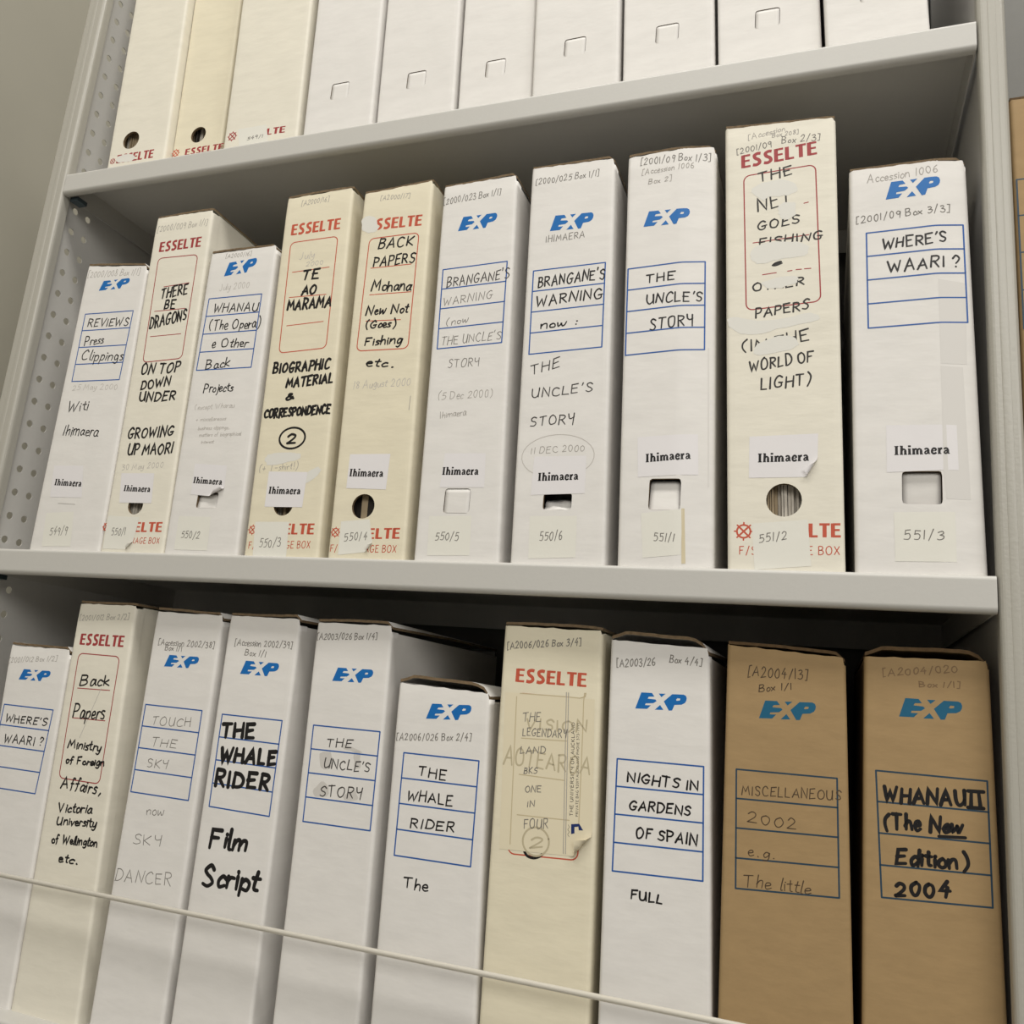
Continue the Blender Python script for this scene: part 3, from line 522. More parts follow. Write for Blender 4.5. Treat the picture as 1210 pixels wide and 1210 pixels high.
{'key': 'l3', 'kind': 'exp', 'col': 'white', 'label': 'white storage box reading Touch the Sky, now Sky Dancer, in faint pencil', 'items': [['T', '[Accession 2002/38]', -36.5, 348.5, 31.3, 348.8, 7.0, 'pencil2'], ['T', 'Box 1/1', -27.3, 343.4, -6.7, 343.6, 6.2, 'pencil2'], ['L', -24.9, 327.8, 15.9, 327.9, 11.5], ['B', -39.2, 290.1, 29.1, 289.8, -38.5, 208.3, 29.6, 208.1], ['T', 'TOUCH', -28.1, 272.2, 18.2, 273.7, 9.5, 'pencil2'], ['T', 'THE', -24.6, 252.2, 5.6, 253.0, 8.9, 'pencil2'], ['T', 'SKY', -24.8, 232.5, -0.7, 233.9, 8.8, 'pencil2'], ['T', 'now', -15.8, 189.7, 4.4, 192.1, 9.5, 'pencil2'], ['T', 'SKY', -25.6, 162.8, 6.7, 165.3, 10.7, 'pencil2'], ['T', 'DANCER', -38.5, 128.5, 25.1, 133.5, 11.8, 'pencil2']], 'labels': [], 'geo': [-39.6, 39.6, -45.6, 36.5, 381.1, 380.5], 'loc': [0.3013, 0.0217, 1.183], 'depth': 270, 'group': 'storage boxes on the lower shelf'},
{'key': 'l4', 'kind': 'exp', 'col': 'white', 'label': 'white storage box with thick black marker words Film Script below its table', 'items': [['T', '[Accession 2002/39]', -34.7, 353.1, 29.3, 354.1, 7.0, 'pencil2'], ['T', 'Box 1/1', -21.6, 344.4, 1.8, 344.2, 6.6, 'pencil2'], ['L', -23.5, 326.8, 18.3, 326.5, 12.7], ['B', -36.4, 288.5, 29.9, 288.3, -35.2, 205.9, 30.6, 205.0], ['T', 'THE', -33.0, 268.1, 1.8, 270.0, 13.7, 'fat'], ['T', 'WHALE', -31.2, 246.5, 28.6, 249.5, 13.8, 'fat'], ['T', 'RIDER', -32.7, 225.3, 25.5, 226.7, 14.3, 'fat'], ['T', 'Film', -27.9, 171.8, 12.4, 173.5, 18.2, 'fat'], ['T', 'Script', -29.7, 139.0, 29.2, 142.3, 18.4, 'fat']], 'labels': [], 'geo': [-41.4, 41.4, -45.2, 34.6, 381.0, 381.2], 'loc': [0.3908, 0.0217, 1.183], 'depth': 270, 'group': 'storage boxes on the lower shelf'},
{'key': 'l5', 'kind': 'exp', 'col': 'white', 'label': 'white storage box with grey smudges behind its pencilled table, right of the thick marker box', 'items': [['T', '[A2003/026 Box 1/4]', -47.0, 363.7, 14.7, 367.1, 6.8, 'pencil2'], ['L', -25.5, 327.5, 15.3, 327.9, 12.2], ['B', -39.0, 287.3, 28.7, 287.6, -37.2, 204.9, 30.0, 205.6], ['F', 'smudge', -28.7, 263.2, -17.4, 265.4, -14.4, 253.9, -25.7, 251.6], ['F', 'smudge', 5.3, 266.6, 11.4, 268.2, 13.0, 256.7, 8.2, 255.1], ['F', 'smudge', -30.0, 232.9, -21.3, 240.3, -14.7, 230.4, -28.3, 227.2], ['F', 'smudge', -5.9, 274.1, 13.8, 268.5, 5.1, 268.2, -6.7, 270.7], ['F', 'smudge', 2.7, 232.4, 9.5, 237.3, 14.3, 229.5, 0.9, 227.6], ['T', 'THE', -23.3, 269.8, 2.1, 271.6, 8.6, 'pen2'], ['T', "UNCLE'S", -23.1, 251.9, 22.7, 253.1, 9.3, 'pen2'], ['T', 'STORY', -24.0, 227.7, 17.9, 230.4, 10.5, 'pen2']], 'labels': [], 'geo': [-40.4, 40.4, -49.3, 29.1, 379.2, 380.3], 'loc': [0.4928, 0.0217, 1.183], 'depth': 270, 'group': 'storage boxes on the lower shelf'},
{'key': 'l6', 'kind': 'exp', 'col': 'white', 'label': 'short white storage box with a crumpled rounded lid and ballpoint writing, on lower shelf', 'items': [['L', -26.5, 302.4, 14.7, 304.1, 12.9], ['T', '[A2006/026 Box 2/4]', -52.3, 282.1, 16.8, 288.0, 6.8, 'pencil2'], ['B', -43.8, 272.4, 25.8, 272.6, -42.3, 189.4, 26.9, 189.9], ['T', 'THE', -28.5, 255.3, -2.6, 254.0, 9.2, 'pen'], ['T', 'WHALE', -36.2, 235.0, 5.3, 234.7, 9.1, 'pen'], ['T', 'RIDER', -30.5, 213.4, 9.4, 214.0, 8.9, 'pen'], ['T', 'The', -30.9, 165.8, -8.6, 166.1, 9.3, 'pen']], 'labels': [], 'geo': [-46.0, 46.0, -56.0, 30.0, 330.9, 328.0], 'loc': [0.5905, 0.0217, 1.183], 'depth': 270, 'lid': 'round', 'group': 'storage boxes on the lower shelf'},
{'key': 'l7', 'kind': 'ess', 'col': 'cream', 'label': 'cream storage box with a pasted sheet of university letterhead peeling at its corner', 'items': [['T', '[A2006/026 Box 3/4]', -48.2, 366.1, 15.6, 372.9, 7.0, 'pencil2'], ['T', 'ESSELTE', -38.3, 339.4, 22.8, 339.6, 11.0, 'bold2'], ['R', -36.4, 330.3, 21.0, 330.0, -32.9, 204.2, 24.8, 206.7], ['P', 'marker', -19.0, 207.3, -16.2, 204.5, -11.1, 203.7, -6.3, 205.5, -3.2, 208.7]], 'labels': [{'name': 'pasted_sheet', 'q': [-46.6, 330.3, 30.2, 330.2, -40.1, 206.9, 36.0, 209.8], 'curl': 13.6, 'items': [['P', 'ghost', -33.3, 330.2, 18.0, 330.3, 21.2, 327.2, 23.8, 233.9], ['P', 'ghost', -36.2, 327.4, -31.5, 211.6], ['P', 'ghost', -29.1, 294.4, 9.5, 295.6], ['P', 'ghost', -28.6, 265.8, 9.8, 265.1], ['P', 'ghost', -27.5, 234.5, 15.9, 235.4], ['T', 'VISION', -25.5, 301.4, 24.8, 304.0, 10.3, 'ghost2'], ['T', 'AOTEAROA', -42.7, 272.2, 29.4, 271.4, 16.3, 'ghost2'], ['O', 'ghost2', -10.2, 216.2, 10.9, 10.7], ['T', '2', -14.8, 211.1, -4.9, 212.4, 9.8, 'ghost2'], ['T', 'THE', -29.2, 307.7, -13.8, 309.1, 8.0, 'pencil2'], ['T', 'LEGENDARY', -28.2, 296.4, 8.9, 298.5, 7.2, 'pencil2'], ['T', 'LAND', -29.0, 282.1, -7.7, 284.2, 6.6, 'pencil2'], ['T', 'BKS', -24.6, 267.0, -13.5, 267.8, 5.6, 'pencil2'], ['T', 'ONE', -22.4, 252.9, -9.3, 253.8, 5.9, 'pencil2'], ['T', 'IN', -19.4, 241.7, -13.4, 242.9, 5.1, 'pencil2'], ['T', 'FOUR', -20.9, 224.7, -1.1, 226.9, 9.0, 'pencil2'], ['P', 'pencil', 6.3, 334.0, 12.9, 210.2], ['P', 'pencil', 8.1, 333.9, 14.7, 210.2], ['T', 'THE UNIVERSITY OF AUCKLAND', 18.6, 239.0, 15.0, 310.6, 2.6, 'press'], ['T', 'PRIVATE BAG 92019 AUCKLAND PHONE 373-7999', 22.9, 239.1, 18.8, 310.4, 2.0, 'press2'], ['F', 'crest', 17.7, 232.8, 24.2, 233.9, 27.6, 229.4, 24.2, 229.0, 23.6, 231.7, 20.5, 231.0, 20.9, 226.4, 18.2, 225.4], ['P', 'press2', 15.4, 232.0, 16.3, 230.3, 15.3, 228.4, 16.6, 226.8, 15.5, 224.9, 16.8, 223.2]]}], 'geo': [-43.7, 43.7, -52.4, 33.3, 385.9, 385.5], 'loc': [0.6812, 0.0217, 1.183], 'depth': 270, 'group': 'storage boxes on the lower shelf'},
{'key': 'l8', 'kind': 'exp', 'col': 'white', 'label': 'white storage box reading Nights in Gardens of Spain, beside the brown boxes', 'items': [['T', '[A2003/26', -45.7, 357.5, -15.0, 360.5, 7.0, 'pencil2'], ['T', 'Box 4/4]', -3.8, 364.0, 21.3, 362.9, 6.2, 'pencil2'], ['L', -29.0, 325.9, 11.1, 326.7, 12.8], ['B', -41.1, 286.1, 25.9, 287.0, -39.9, 203.1, 28.3, 205.4], ['T', 'NIGHTS IN', -32.0, 269.9, 22.1, 269.2, 8.1, 'pen3'], ['T', 'GARDENS', -29.5, 249.6, 17.1, 250.5, 8.0, 'pen3'], ['T', 'OF SPAIN', -23.2, 229.5, 22.7, 230.0, 8.9, 'pen3'], ['T', 'FULL', -24.1, 185.5, -1.0, 185.6, 7.0, 'pen3']], 'labels': [], 'geo': [-42.0, 41.8, -52.0, 27.2, 379.2, 376.2], 'loc': [0.7739, 0.0217, 1.183], 'depth': 270, 'lid': 'round', 'group': 'storage boxes on the lower shelf'},
{'key': 'l9', 'kind': 'exp', 'col': 'kraft', 'label': 'brown kraft storage box with pencilled Miscellaneous 2002 in its table', 'items': [['T', '[A2004/13]', -31.6, 357.2, 11.4, 357.9, 8.8, 'kpen'], ['T', 'Box 1/1', -23.5, 346.2, 0.2, 349.6, 5.9, 'kpen'], ['L', -22.9, 326.5, 17.6, 327.8, 13.3], ['B', -38.4, 287.7, 32.5, 288.6, -36.6, 204.0, 34.2, 207.8], ['T', 'MISCELLANEOUS', -34.0, 270.0, 34.9, 273.6, 7.8, 'kpen'], ['T', '2002', -29.7, 250.7, 4.7, 249.4, 8.9, 'kpen'], ['T', 'e.g.', -28.4, 227.6, -9.7, 227.8, 8.2, 'kpen'], ['T', 'The little', -31.0, 206.2, 15.3, 207.6, 9.9, 'kpen']], 'labels': [], 'geo': [-45.8, 46.0, -47.6, 38.0, 380.6, 375.5], 'loc': [0.8625, 0.0217, 1.183], 'depth': 270, 'group': 'storage boxes on the lower shelf'},
{'key': 'l10', 'kind': 'exp', 'col': 'kraft', 'label': 'brown kraft storage box with bold marker title Whanau II, at right end of lower shelf', 'items': [['T', '[A2004/020', -29.4, 363.9, 19.5, 370.2, 5.9, 'kfaint'], ['T', 'Box 1/1]', -5.6, 358.0, 20.9, 359.6, 4.6, 'kfaint'], ['L', -19.0, 336.0, 22.0, 336.1, 13.4], ['B', -34.6, 296.9, 36.1, 297.2, -31.4, 212.4, 36.9, 216.0], ['T', 'WHANAU', -29.7, 276.5, 21.9, 279.3, 10.7, 'heavy'], ['T', 'II', 25.1, 278.5, 32.0, 278.8, 11.4, 'heavy'], ['P', 'heavy', 24.1, 289.4, 33.6, 289.8], ['P', 'heavy', 23.8, 278.5, 33.3, 278.9], ['T', '(The New', -29.3, 257.7, 19.8, 261.0, 10.6, 'heavy'], ['P', 'marker', 5.3, 257.2, 21.7, 258.4], ['T', 'Edition)', -21.8, 235.8, 22.8, 237.7, 10.7, 'heavy'], ['T', '2004', -22.9, 214.9, 11.0, 218.6, 9.9, 'heavy']], 'labels': [], 'geo': [-45.2, 45.2, -41.9, 39.8, 377.6, 379.1], 'loc': [0.9556, 0.0217, 1.183], 'depth': 270, 'lid': 'round', 'group': 'storage boxes on the lower shelf'},
{'key': 't1', 'kind': 'ess', 'col': 'ivory', 'label': 'off-white storage box nearest the left post on the upper shelf, with a blanked-out red name', 'items': [['W', -38.6, 26.8, 4.3], ['T', 'ESSELTE', -32.5, 23.0, 22.8, 23.2, 11.3, 'bold'], ['F', 'fluid', -32.1, 32.4, -10.7, 32.9, -6.9, 24.0, -29.2, 23.5]], 'labels': [], 'geo': [-45.2, 40.9, -64.8, 21.3, 380.4, 380.4], 'loc': [0.1085, 0.0239, 2.0769], 'depth': 270, 'hole': ['c', -16.4, 52.7, 11.9], 'group': 'storage boxes on the upper shelf'},
{'key': 't2', 'kind': 'ess', 'col': 'cream', 'label': 'cream storage box second from left on the upper shelf, with papers showing in its hole', 'items': [['W', -29.3, 32.4, 5.6], ['T', 'ESSELTE', -15.0, 26.9, 39.9, 26.5, 8.7, 'bold']], 'labels': [], 'geo': [-33.6, 37.9, -53.1, 18.3, 380.4, 380.4], 'loc': [0.1839, 0.0348, 2.0769], 'depth': 270, 'hole': ['c', -0.3, 52.8, 10.6], 'group': 'storage boxes on the upper shelf'},
{'key': 't3', 'kind': 'ess', 'col': 'ivory', 'label': 'off-white storage box third from left on the upper shelf, with a whole red wheel emblem', 'items': [['W', -39.5, 25.5, 6.3], ['T', 'ESSELTE', -26.8, 20.3, 32.2, 18.4, 8.2, 'bold']], 'labels': [{'name': 'number_label', 'q': [-33.1, 33.5, 5.5, 32.8, -27.4, 11.1, 11.6, 10.5], 'curl': 0, 'items': [['T', '549/1', -17.8, 16.7, 3.1, 16.8, 4.8, 'pencil2']]}], 'geo': [-49.5, 49.5, -69.1, 29.9, 380.4, 380.4], 'loc': [0.2915, 0.0152, 2.0769], 'depth': 270, 'group': 'storage boxes on the upper shelf'},
{'key': 't4', 'kind': 'exp', 'col': 'white', 'label': 'plain storage box further along the upper shelf, right of the first three boxes', 'items': [], 'labels': [], 'geo': [-42.4, 42.4, -58.7, 26.1, 380.4, 380.4], 'loc': [0.3899, 0.0152, 2.0769], 'depth': 270, 'group': 'boxes further along the upper shelf', 'hole': ['r', -3.0, 60.0, 22.0, 20.0, 'shut']},
{'key': 't5', 'kind': 'exp', 'col': 'white', 'label': 'plain storage box further along the upper shelf, right of the first three boxes', 'items': [], 'labels': [], 'geo': [-44.6, 44.6, -60.9, 28.3, 380.4, 380.4], 'loc': [0.4801, 0.0196, 2.0769], 'depth': 270, 'group': 'boxes further along the upper shelf', 'hole': ['r', -3.0, 60.0, 22.0, 20.0, 'shut']},
{'key': 't6', 'kind': 'exp', 'col': 'white', 'label': 'plain storage box further along the upper shelf, right of the first three boxes', 'items': [], 'labels': [], 'geo': [-40.2, 40.2, -56.5, 23.9, 380.4, 380.4], 'loc': [0.5682, 0.0239, 2.0769], 'depth': 270, 'group': 'boxes further along the upper shelf', 'hole': ['r', -3.0, 60.0, 22.0, 20.0, 'shut']},
{'key': 't7', 'kind': 'exp', 'col': 'white', 'label': 'plain storage box further along the upper shelf, right of the first three boxes', 'items': [], 'labels': [], 'geo': [-43.5, 43.5, -59.8, 27.2, 380.4, 380.4], 'loc': [0.6551, 0.0152, 2.0769], 'depth': 270, 'group': 'boxes further along the upper shelf', 'hole': ['r', -3.0, 60.0, 22.0, 20.0, 'shut']},
{'key': 't8', 'kind': 'exp', 'col': 'white', 'label': 'plain storage box further along the upper shelf, right of the first three boxes', 'items': [], 'labels': [], 'geo': [-42.9, 42.9, -59.2, 26.6, 380.4, 380.4], 'loc': [0.7448, 0.0196, 2.0769], 'depth': 270, 'group': 'boxes further along the upper shelf', 'hole': ['r', -3.0, 60.0, 22.0, 20.0, 'shut']},
{'key': 't9', 'kind': 'exp', 'col': 'white', 'label': 'plain storage box further along the upper shelf, right of the first three boxes', 'items': [], 'labels': [], 'geo': [-45.1, 45.1, -61.4, 28.8, 380.4, 380.4], 'loc': [0.8361, 0.0239, 2.0769], 'depth': 270, 'group': 'boxes further along the upper shelf', 'hole': ['r', -3.0, 60.0, 22.0, 20.0, 'shut']},
{'key': 't10', 'kind': 'exp', 'col': 'white', 'label': 'plain storage box further along the upper shelf, right of the first three boxes', 'items': [], 'labels': [], 'geo': [-41.3, 41.3, -57.6, 25.0, 380.4, 380.4], 'loc': [0.9258, 0.0152, 2.0769], 'depth': 270, 'group': 'boxes further along the upper shelf', 'hole': ['r', -3.0, 60.0, 22.0, 20.0, 'shut']},
{'key': 'n1', 'kind': 'exp', 'col': 'kraft', 'label': 'brown kraft storage box in the next bay beyond the right post', 'items': [['B', -41.6, 310.9, 30.0, 310.9, -41.3, 187.0, 31.0, 187.0]], 'labels': [], 'geo': [-42.9, 42.9, -43.8, 42.1, 382.6, 382.6], 'loc': [1.0647, 0.0065, 1.62], 'depth': 270}
]

# ------------------------------------------------------------------ a storage box standing on its narrow end
def make_disp(b, rng):
    ph = [rng.uniform(0, 6.28) for _ in range(4)]
    am = [rng.uniform(.25, .7) for _ in range(2)]
    cr = b.get('crease')
    H = b['geo'][4]
    def d(u, v):
        y = am[0] * math.sin(v / 95 + ph[0]) * math.cos(u / 45 + ph[1]) + am[1] * math.sin(v / 160 + u / 70 + ph[2])
        y += .8 * max(0, (v - (H - 24)) / 24) ** 2            # top edge pressed back a little
        if cr:
            g_ = b['geo']; q_ = v / H                                 # a soft fold that leans with the box
            xl, xr = g_[0] + (g_[2] - g_[0]) * q_, g_[1] + (g_[3] - g_[1]) * q_
            k = ((u - xl) / (xr - xl) - cr[0]) * ((g_[1] - g_[0] + g_[3] - g_[2]) / 2)
            y += math.tan(math.radians(cr[1])) * (0 if k < -4 else (k + 4) ** 2 / 16 if k < 4 else k)
        return y
    return d

def make_box(b):
    rng = random.Random(b['key'])
    kraft = b['col'] == 'kraft'
    skin = b['col']; edge = 'kraft_edge' if kraft else 'board_edge'
    x0b, x1b, x0t, x1t, h0, h1 = b['geo']
    H = (h0 + h1) / 2; depth = b['depth']
    root = thing('storage_box', b['loc'], b['label'], 'storage box', b.get('group'))
    disp = make_disp(b, rng)
    STEP[0] = 1.3 if b.get('crease') else 4.5
    ex = .07 if b.get('crease') else .01
    fm = lambda u, v, lift: (u / 1000, (disp(u, v) - lift - (ex if lift > 0 else 0)) / 1000, v / 1000)
    def P(s, t):
        xl = x0b + (x0t - x0b) * t; xr = x1b + (x1t - x1b) * t
        return xl + (xr - xl) * s, t * (h0 + (h1 - h0) * s)
    # --- front panel: grid with the finger hole left out, edges rolled round to the sides
    mb = MB(); hole = b.get('hole')
    S0 = [i / 12 for i in range(13)]; T0 = [i / 26 for i in range(25)] + [.94, .955, .97, .985, 1.0]
    hb = None
    if hole:
        hx, hz = hole[1], hole[2]
        rw, rh = (hole[3], hole[3]) if hole[0] == 'c' else (hole[3] / 2, hole[4] / 2)
        t0, t1 = (hz - rh - 3) / H, (hz + rh + 3) / H
        tm = hz / H; xl = x0b + (x0t - x0b) * tm; xr = x1b + (x1t - x1b) * tm
        s0, s1 = (hx - rw - 4 - xl) / (xr - xl), (hx + rw + 4 - xl) / (xr - xl)
        t0 = max(.012, t0); s0 = max(.05, s0); s1 = min(.95, s1)
        fold = [s for s in S0 if b.get('crease') and abs(s - b['crease'][0]) < .09]
        S0 = [s for s in S0 if s < s0 - .015 or s > s1 + .015] + [s0 + (s1 - s0) * i / 8 for i in range(9)]
        S0 += [s for s in fold if all(abs(s - q) > .004 for q in S0)]
        T0 = [t for t in T0 if t < t0 - .008 or t > t1 + .008] + [t0 + (t1 - t0) * i / 8 for i in range(9)]
        S0.sort(); T0.sort(); hb = (s0, s1, t0, t1)
    if b.get('crease'):
        for o_ in (-4, -3, -2, -1, 0, 1, 2, 3, 4):
            S0.append(b['crease'][0] + o_ / ((x1b - x0b + x1t - x0t) / 2))
        S0 = sorted(s for s in S0 if 0 <= s <= 1)
    r = 3.0
    cols = [(0, -.2, 12), (0, -.2, 7)] + [(0, r * (1 - math.cos(a)) - .2 * (1 - math.sin(a)), r * (1 - math.sin(a))) for a in (0, .4, .8, 1.2)]
    cols += [(s, r if s == 0 else (-r if s == 1 else 0), 0) for s in S0]
    cols += [(1, -(r * (1 - math.cos(a)) - .2 * (1 - math.sin(a))), r * (1 - math.sin(a))) for a in (1.2, .8, .4, 0)] + [(1, .2, 7), (1, .2, 12)]
    nc = len(cols); ids = {}
    notch = 6.5 if b['kind'] == 'exp' else 2.5
    for j, t in enumerate(T0):
        for i, (s, dx, y) in enumerate(cols):
            x, z = P(s, t); x += dx
            if t == 1 and s == 1 and y > .5:
                z -= notch                                       # the corner is cut below the lid
            if t == 1:
                z += rng.uniform(-.5, .5)
            cx = min(max(x, min(x0b, x0t)), max(x1b, x1t))
            ids[i, j] = len(mb.v)
            mb.v.append((x / 1000, (y + disp(cx, z)) / 1000, z / 1000))
    e = 1e-6
    si = [i for i, c in enumerate(cols)]
    def inhole(i, j):
        if not hb: return False
        a, c = cols[i], cols[i + 1]
        if a[2] or c[2]: return False
        return a[0] >= hb[0] - e and c[0] <= hb[1] + e and T0[j] >= hb[2] - e and T0[j + 1] <= hb[3] + e
    for j in range(len(T0) - 1):
        for i in range(nc - 1):
            if not inhole(i, j):
                mb.idx((ids[i, j], ids[i + 1, j], ids[i + 1, j + 1], ids[i, j + 1]), skin, True)
    if hb:
        ia = [i for i in si if cols[i][2] == 0 and hb[0] - e <= cols[i][0] <= hb[1] + e and abs(cols[i][1]) < r]
        ja = [j for j, t in enumerate(T0) if hb[2] - e <= t <= hb[3] + e]
        loop = [(i, ja[0]) for i in ia] + [(ia[-1], j) for j in ja[1:]] + [(i, ja[-1]) for i in ia[-2::-1]] + [(ia[0], j) for j in ja[-2:0:-1]]
        rr = 2.5
        def outline(x, z):
            dx, dz = x - hx, z - hz
            if hole[0] == 'c':
                l = math.hypot(dx, dz)
                return hx + dx / l * rw, hz + dz / l * rw
            k = min(rw / abs(dx) if abs(dx) > e else 1e9, rh / abs(dz) if abs(dz) > e else 1e9)
            px, pz = dx * k, dz * k
            ax, az = abs(px) - (rw - rr), abs(pz) - (rh - rr)
            if ax > 0 and az > 0:
                l = math.hypot(ax, az)
                px = math.copysign(rw - rr + ax / l * rr, px); pz = math.copysign(rh - rr + az / l * rr, pz)
            return hx + px, hz + pz
        outl = []
        for i, j in loop:
            q = mb.v[ids[i, j]]
            outl.append(outline(q[0] * 1000, q[2] * 1000))
        n = len(loop)
        c0 = len(mb.v); mb.v += [fm(x, z, 0) for x, z in outl]
        c1 = len(mb.v); mb.v += [fm(x, z, 0) for x, z in outl]
        c2 = len(mb.v); mb.v += [fm(x, z, -3) for x, z in outl]
        for k in range(n):
            l = (k + 1) % n
            mb.idx((ids[loop[k]], ids[loop[l]], c0 + l, c0 + k), skin, True)
            mb.idx((c1 + k, c1 + l, c2 + l, c2 + k), edge)
    RED_OF[id(b['items'])] = 'red2' if b['col'] == 'cream' else 'red'
    if b['key'] in ('m2', 'm9'):
        wheel = [i for i in b['items'] if i[0] == 'W']; rest = [i for i in b['items'] if i[0] != 'W']
        RED_OF[id(wheel)] = 'red2'; RED_OF[id(rest)] = 'red'
        draw(mb, fm, wheel, kraft, rng); draw(mb, fm, rest, kraft, rng)
    else:
        draw(mb, fm, b['items'], kraft, rng)
    mb.build('front_panel', root)
    # --- carton: two sides, back and bottom
    mb = MB(); i_ = .25
    def slab(sa, da, sb, db, y0, y1, zt):
        pts = []
        for t in (0, zt):
            xa, za = P(sa, t); xb, zb = P(sb, t)
            xa += da; xb += db
            pts += [(xa / 1000, y0 / 1000, za / 1000), (xb / 1000, y0 / 1000, zb / 1000), (xb / 1000, y1 / 1000, zb / 1000), (xa / 1000, y1 / 1000, za / 1000)]
        mb.hexa(pts, skin)
    zt = (H - 1.0) / H; ztr = (H - (notch if b['kind'] == 'exp' else 1.0)) / H
    slab(0, i_, 0, i_ + 2.6, 11.5, depth, zt)
    slab(1, -i_ - 2.6, 1, -i_, 11.5, depth, ztr)
    slab(0, i_ + 2.7, 1, -i_ - 2.7, depth - 2.7, depth, zt)
    slab(0, i_ + 2.7, 1, -i_ - 2.7, 4.5, depth - 2.7, 2.5 / H)
    mb.build('carton', root)
    # --- lid board, its raw corrugated edge to the front
    mb = MB(); rd = b.get('lid') == 'round'; n = 14; bot, topv = [], []
    ph = rng.uniform(0, 6.28)
    ys = (1.6, depth * .5, depth)
    L = []
    for k in range(n + 1):
        s = k / n
        x, z = P(s, 1)
        x += .4 - .8 * s
        bump_ = (5.5 * min(1, math.sin(math.pi * min(1, max(0, s * 1.02))) * 2.2) if rd else .9 * math.sin(3 * s + ph) + 1.2) + rng.uniform(-.25, .25)
        if k == n:
            bump_ -= notch * (.75 if b['kind'] == 'exp' else .3)
        L.append((x, z + max(.7, bump_) if k < n else z + bump_))
    n0 = len(mb.v)
    th = 2.3 if not rd else 2.6
    for y in ys:
        f = 1 if y < 50 else .35
        for x, z in L:
            zz = (H + 1.2) * (1 - f) + z * f
            mb.v.append((x / 1000, (y + (disp(x, H) if y < 50 else 0)) / 1000, zz / 1000))
            mb.v.append((x / 1000, (y + (disp(x, H) if y < 50 else 0)) / 1000, (zz + th) / 1000))
    m = 2 * (n + 1)
    for k in range(n):
        a = n0 + 2 * k
        mb.idx((a, a + 2, a + 3, a + 1), edge)
        for q in range(2):
            c = a + m * q
            mb.idx((c + 1, c + 3, c + 3 + m, c + 1 + m), skin)
            mb.idx((c, c + m, c + 2 + m, c + 2), skin)
        c = a + 2 * m
        mb.idx((c, c + 1, c + 3, c + 2), skin)
    for k in (0, n):
        for q in range(2):
            c = n0 + 2 * k + m * q
            mb.idx((c, c + 1, c + 1 + m, c + m), edge)
    mb.build('lid', root)
    # --- the push-in tab of the square hand hole
    if hole and hole[0] == 'r':
        mode = hole[5]; w, h = hole[3] - .9, hole[4] - .9
        ang, dy = {'shut': (0, .5), 'ajar': (9, 1.4), 'open': (38, 2.2), 'in': (-4, 5.0)}[mode]
        mb = MB(); c, s_ = math.cos(math.radians(ang)), math.sin(math.radians(ang))
        N = 6; g = {}
        for side in (0, 1):
            for j in range(N + 1):
                for i in range(N + 1):
                    u = hx - w / 2 + w * i / N; tt = h * j / N
                    wob = 1.2 * math.sin(i * 1.3 + j) if mode == 'open' else 0
                    y = dy + tt * s_ + side * 2.2 * c + wob + (disp(u, hz))
                    z = hz - h / 2 + tt * c - side * 2.2 * s_
                    g[side, i, j] = len(mb.v); mb.v.append((u / 1000, y / 1000, z / 1000))
        for j in range(N):
            for i in range(N):
                mb.idx((g[0, i, j], g[0, i + 1, j], g[0, i + 1, j + 1], g[0, i, j + 1]), skin, True)
                mb.idx((g[1, i, j], g[1, i, j + 1], g[1, i + 1, j + 1], g[1, i + 1, j]), skin, True)
        for k in range(N):
            mb.idx((g[0, k, N], g[0, k + 1, N], g[1, k + 1, N], g[1, k, N]), edge)
            mb.idx((g[0, 0, k], g[0, 0, k + 1], g[1, 0, k + 1], g[1, 0, k]), edge)
            mb.idx((g[0, N, k], g[1, N, k], g[1, N, k + 1], g[0, N, k + 1]), edge)
        mb.build('hand_hole_tab', root)
    # --- paper slips stuck on the front
    for lb in b['labels']:
        q = lb['q']; curl = lb['curl']; mb = MB()
        big = lb['name'] == 'pasted_sheet'
        pm = {'name_label': 'paper', 'number_label': 'slip_paper', 'pasted_sheet': 'letter_paper'}[lb['name']]
        br = (q[6], q[7]); ctr = lerp2(q, .5, .5)
        dl = math.dist(br, ctr); nx, nz = (br[0] - ctr[0]) / dl, (br[1] - ctr[1]) / dl
        nx, nz = lb.get('fold', (.77, -.64) if curl >= 9 else (nx, nz))
        rad = max(1.4, curl / 5)
        off0 = .16
        def fl(u, v, lift, nx=nx, nz=nz, br=br, curl=curl, rad=rad):
            if curl:
                dd = (u - br[0]) * nx + (v - br[1]) * nz + curl
                if dd > 0:
                    a = min(dd / rad, 3.27)
                    rest = dd - a * rad
                    sh = rad * math.sin(a) + rest * math.cos(a) - dd
                    up_ = rad * (1 - math.cos(a)) + rest * math.sin(a)
                    u2, v2 = u + nx * sh, v + nz * sh
                    ln = lift * math.cos(a); lt = -lift * math.sin(a)
                    u2 += nx * lt; v2 += nz * lt
                    return (u2 / 1000, (disp(u, v) - off0 - up_ - ln) / 1000, v2 / 1000)
            return (u / 1000, (disp(u, v) - off0 - lift) / 1000, v / 1000)
        N = 24 if curl else 8
        rag = [(rng.uniform(-.25, .25), rng.uniform(-.25, .25)) for _ in range(4)]
        g = {}
        for j in range(N + 1):
            for i in range(N + 1):
                u, v = lerp2(q, i / N, j / N)
                g[i, j] = len(mb.v); mb.v.append(fl(u, v, 0))
        for j in range(N):
            for i in range(N):
                mb.idx((g[i, j], g[i, j + 1], g[i + 1, j + 1], g[i + 1, j]), pm, True)
        draw(mb, fl, lb['items'], kraft, rng, .0)
        mb.build(lb['name'], root)
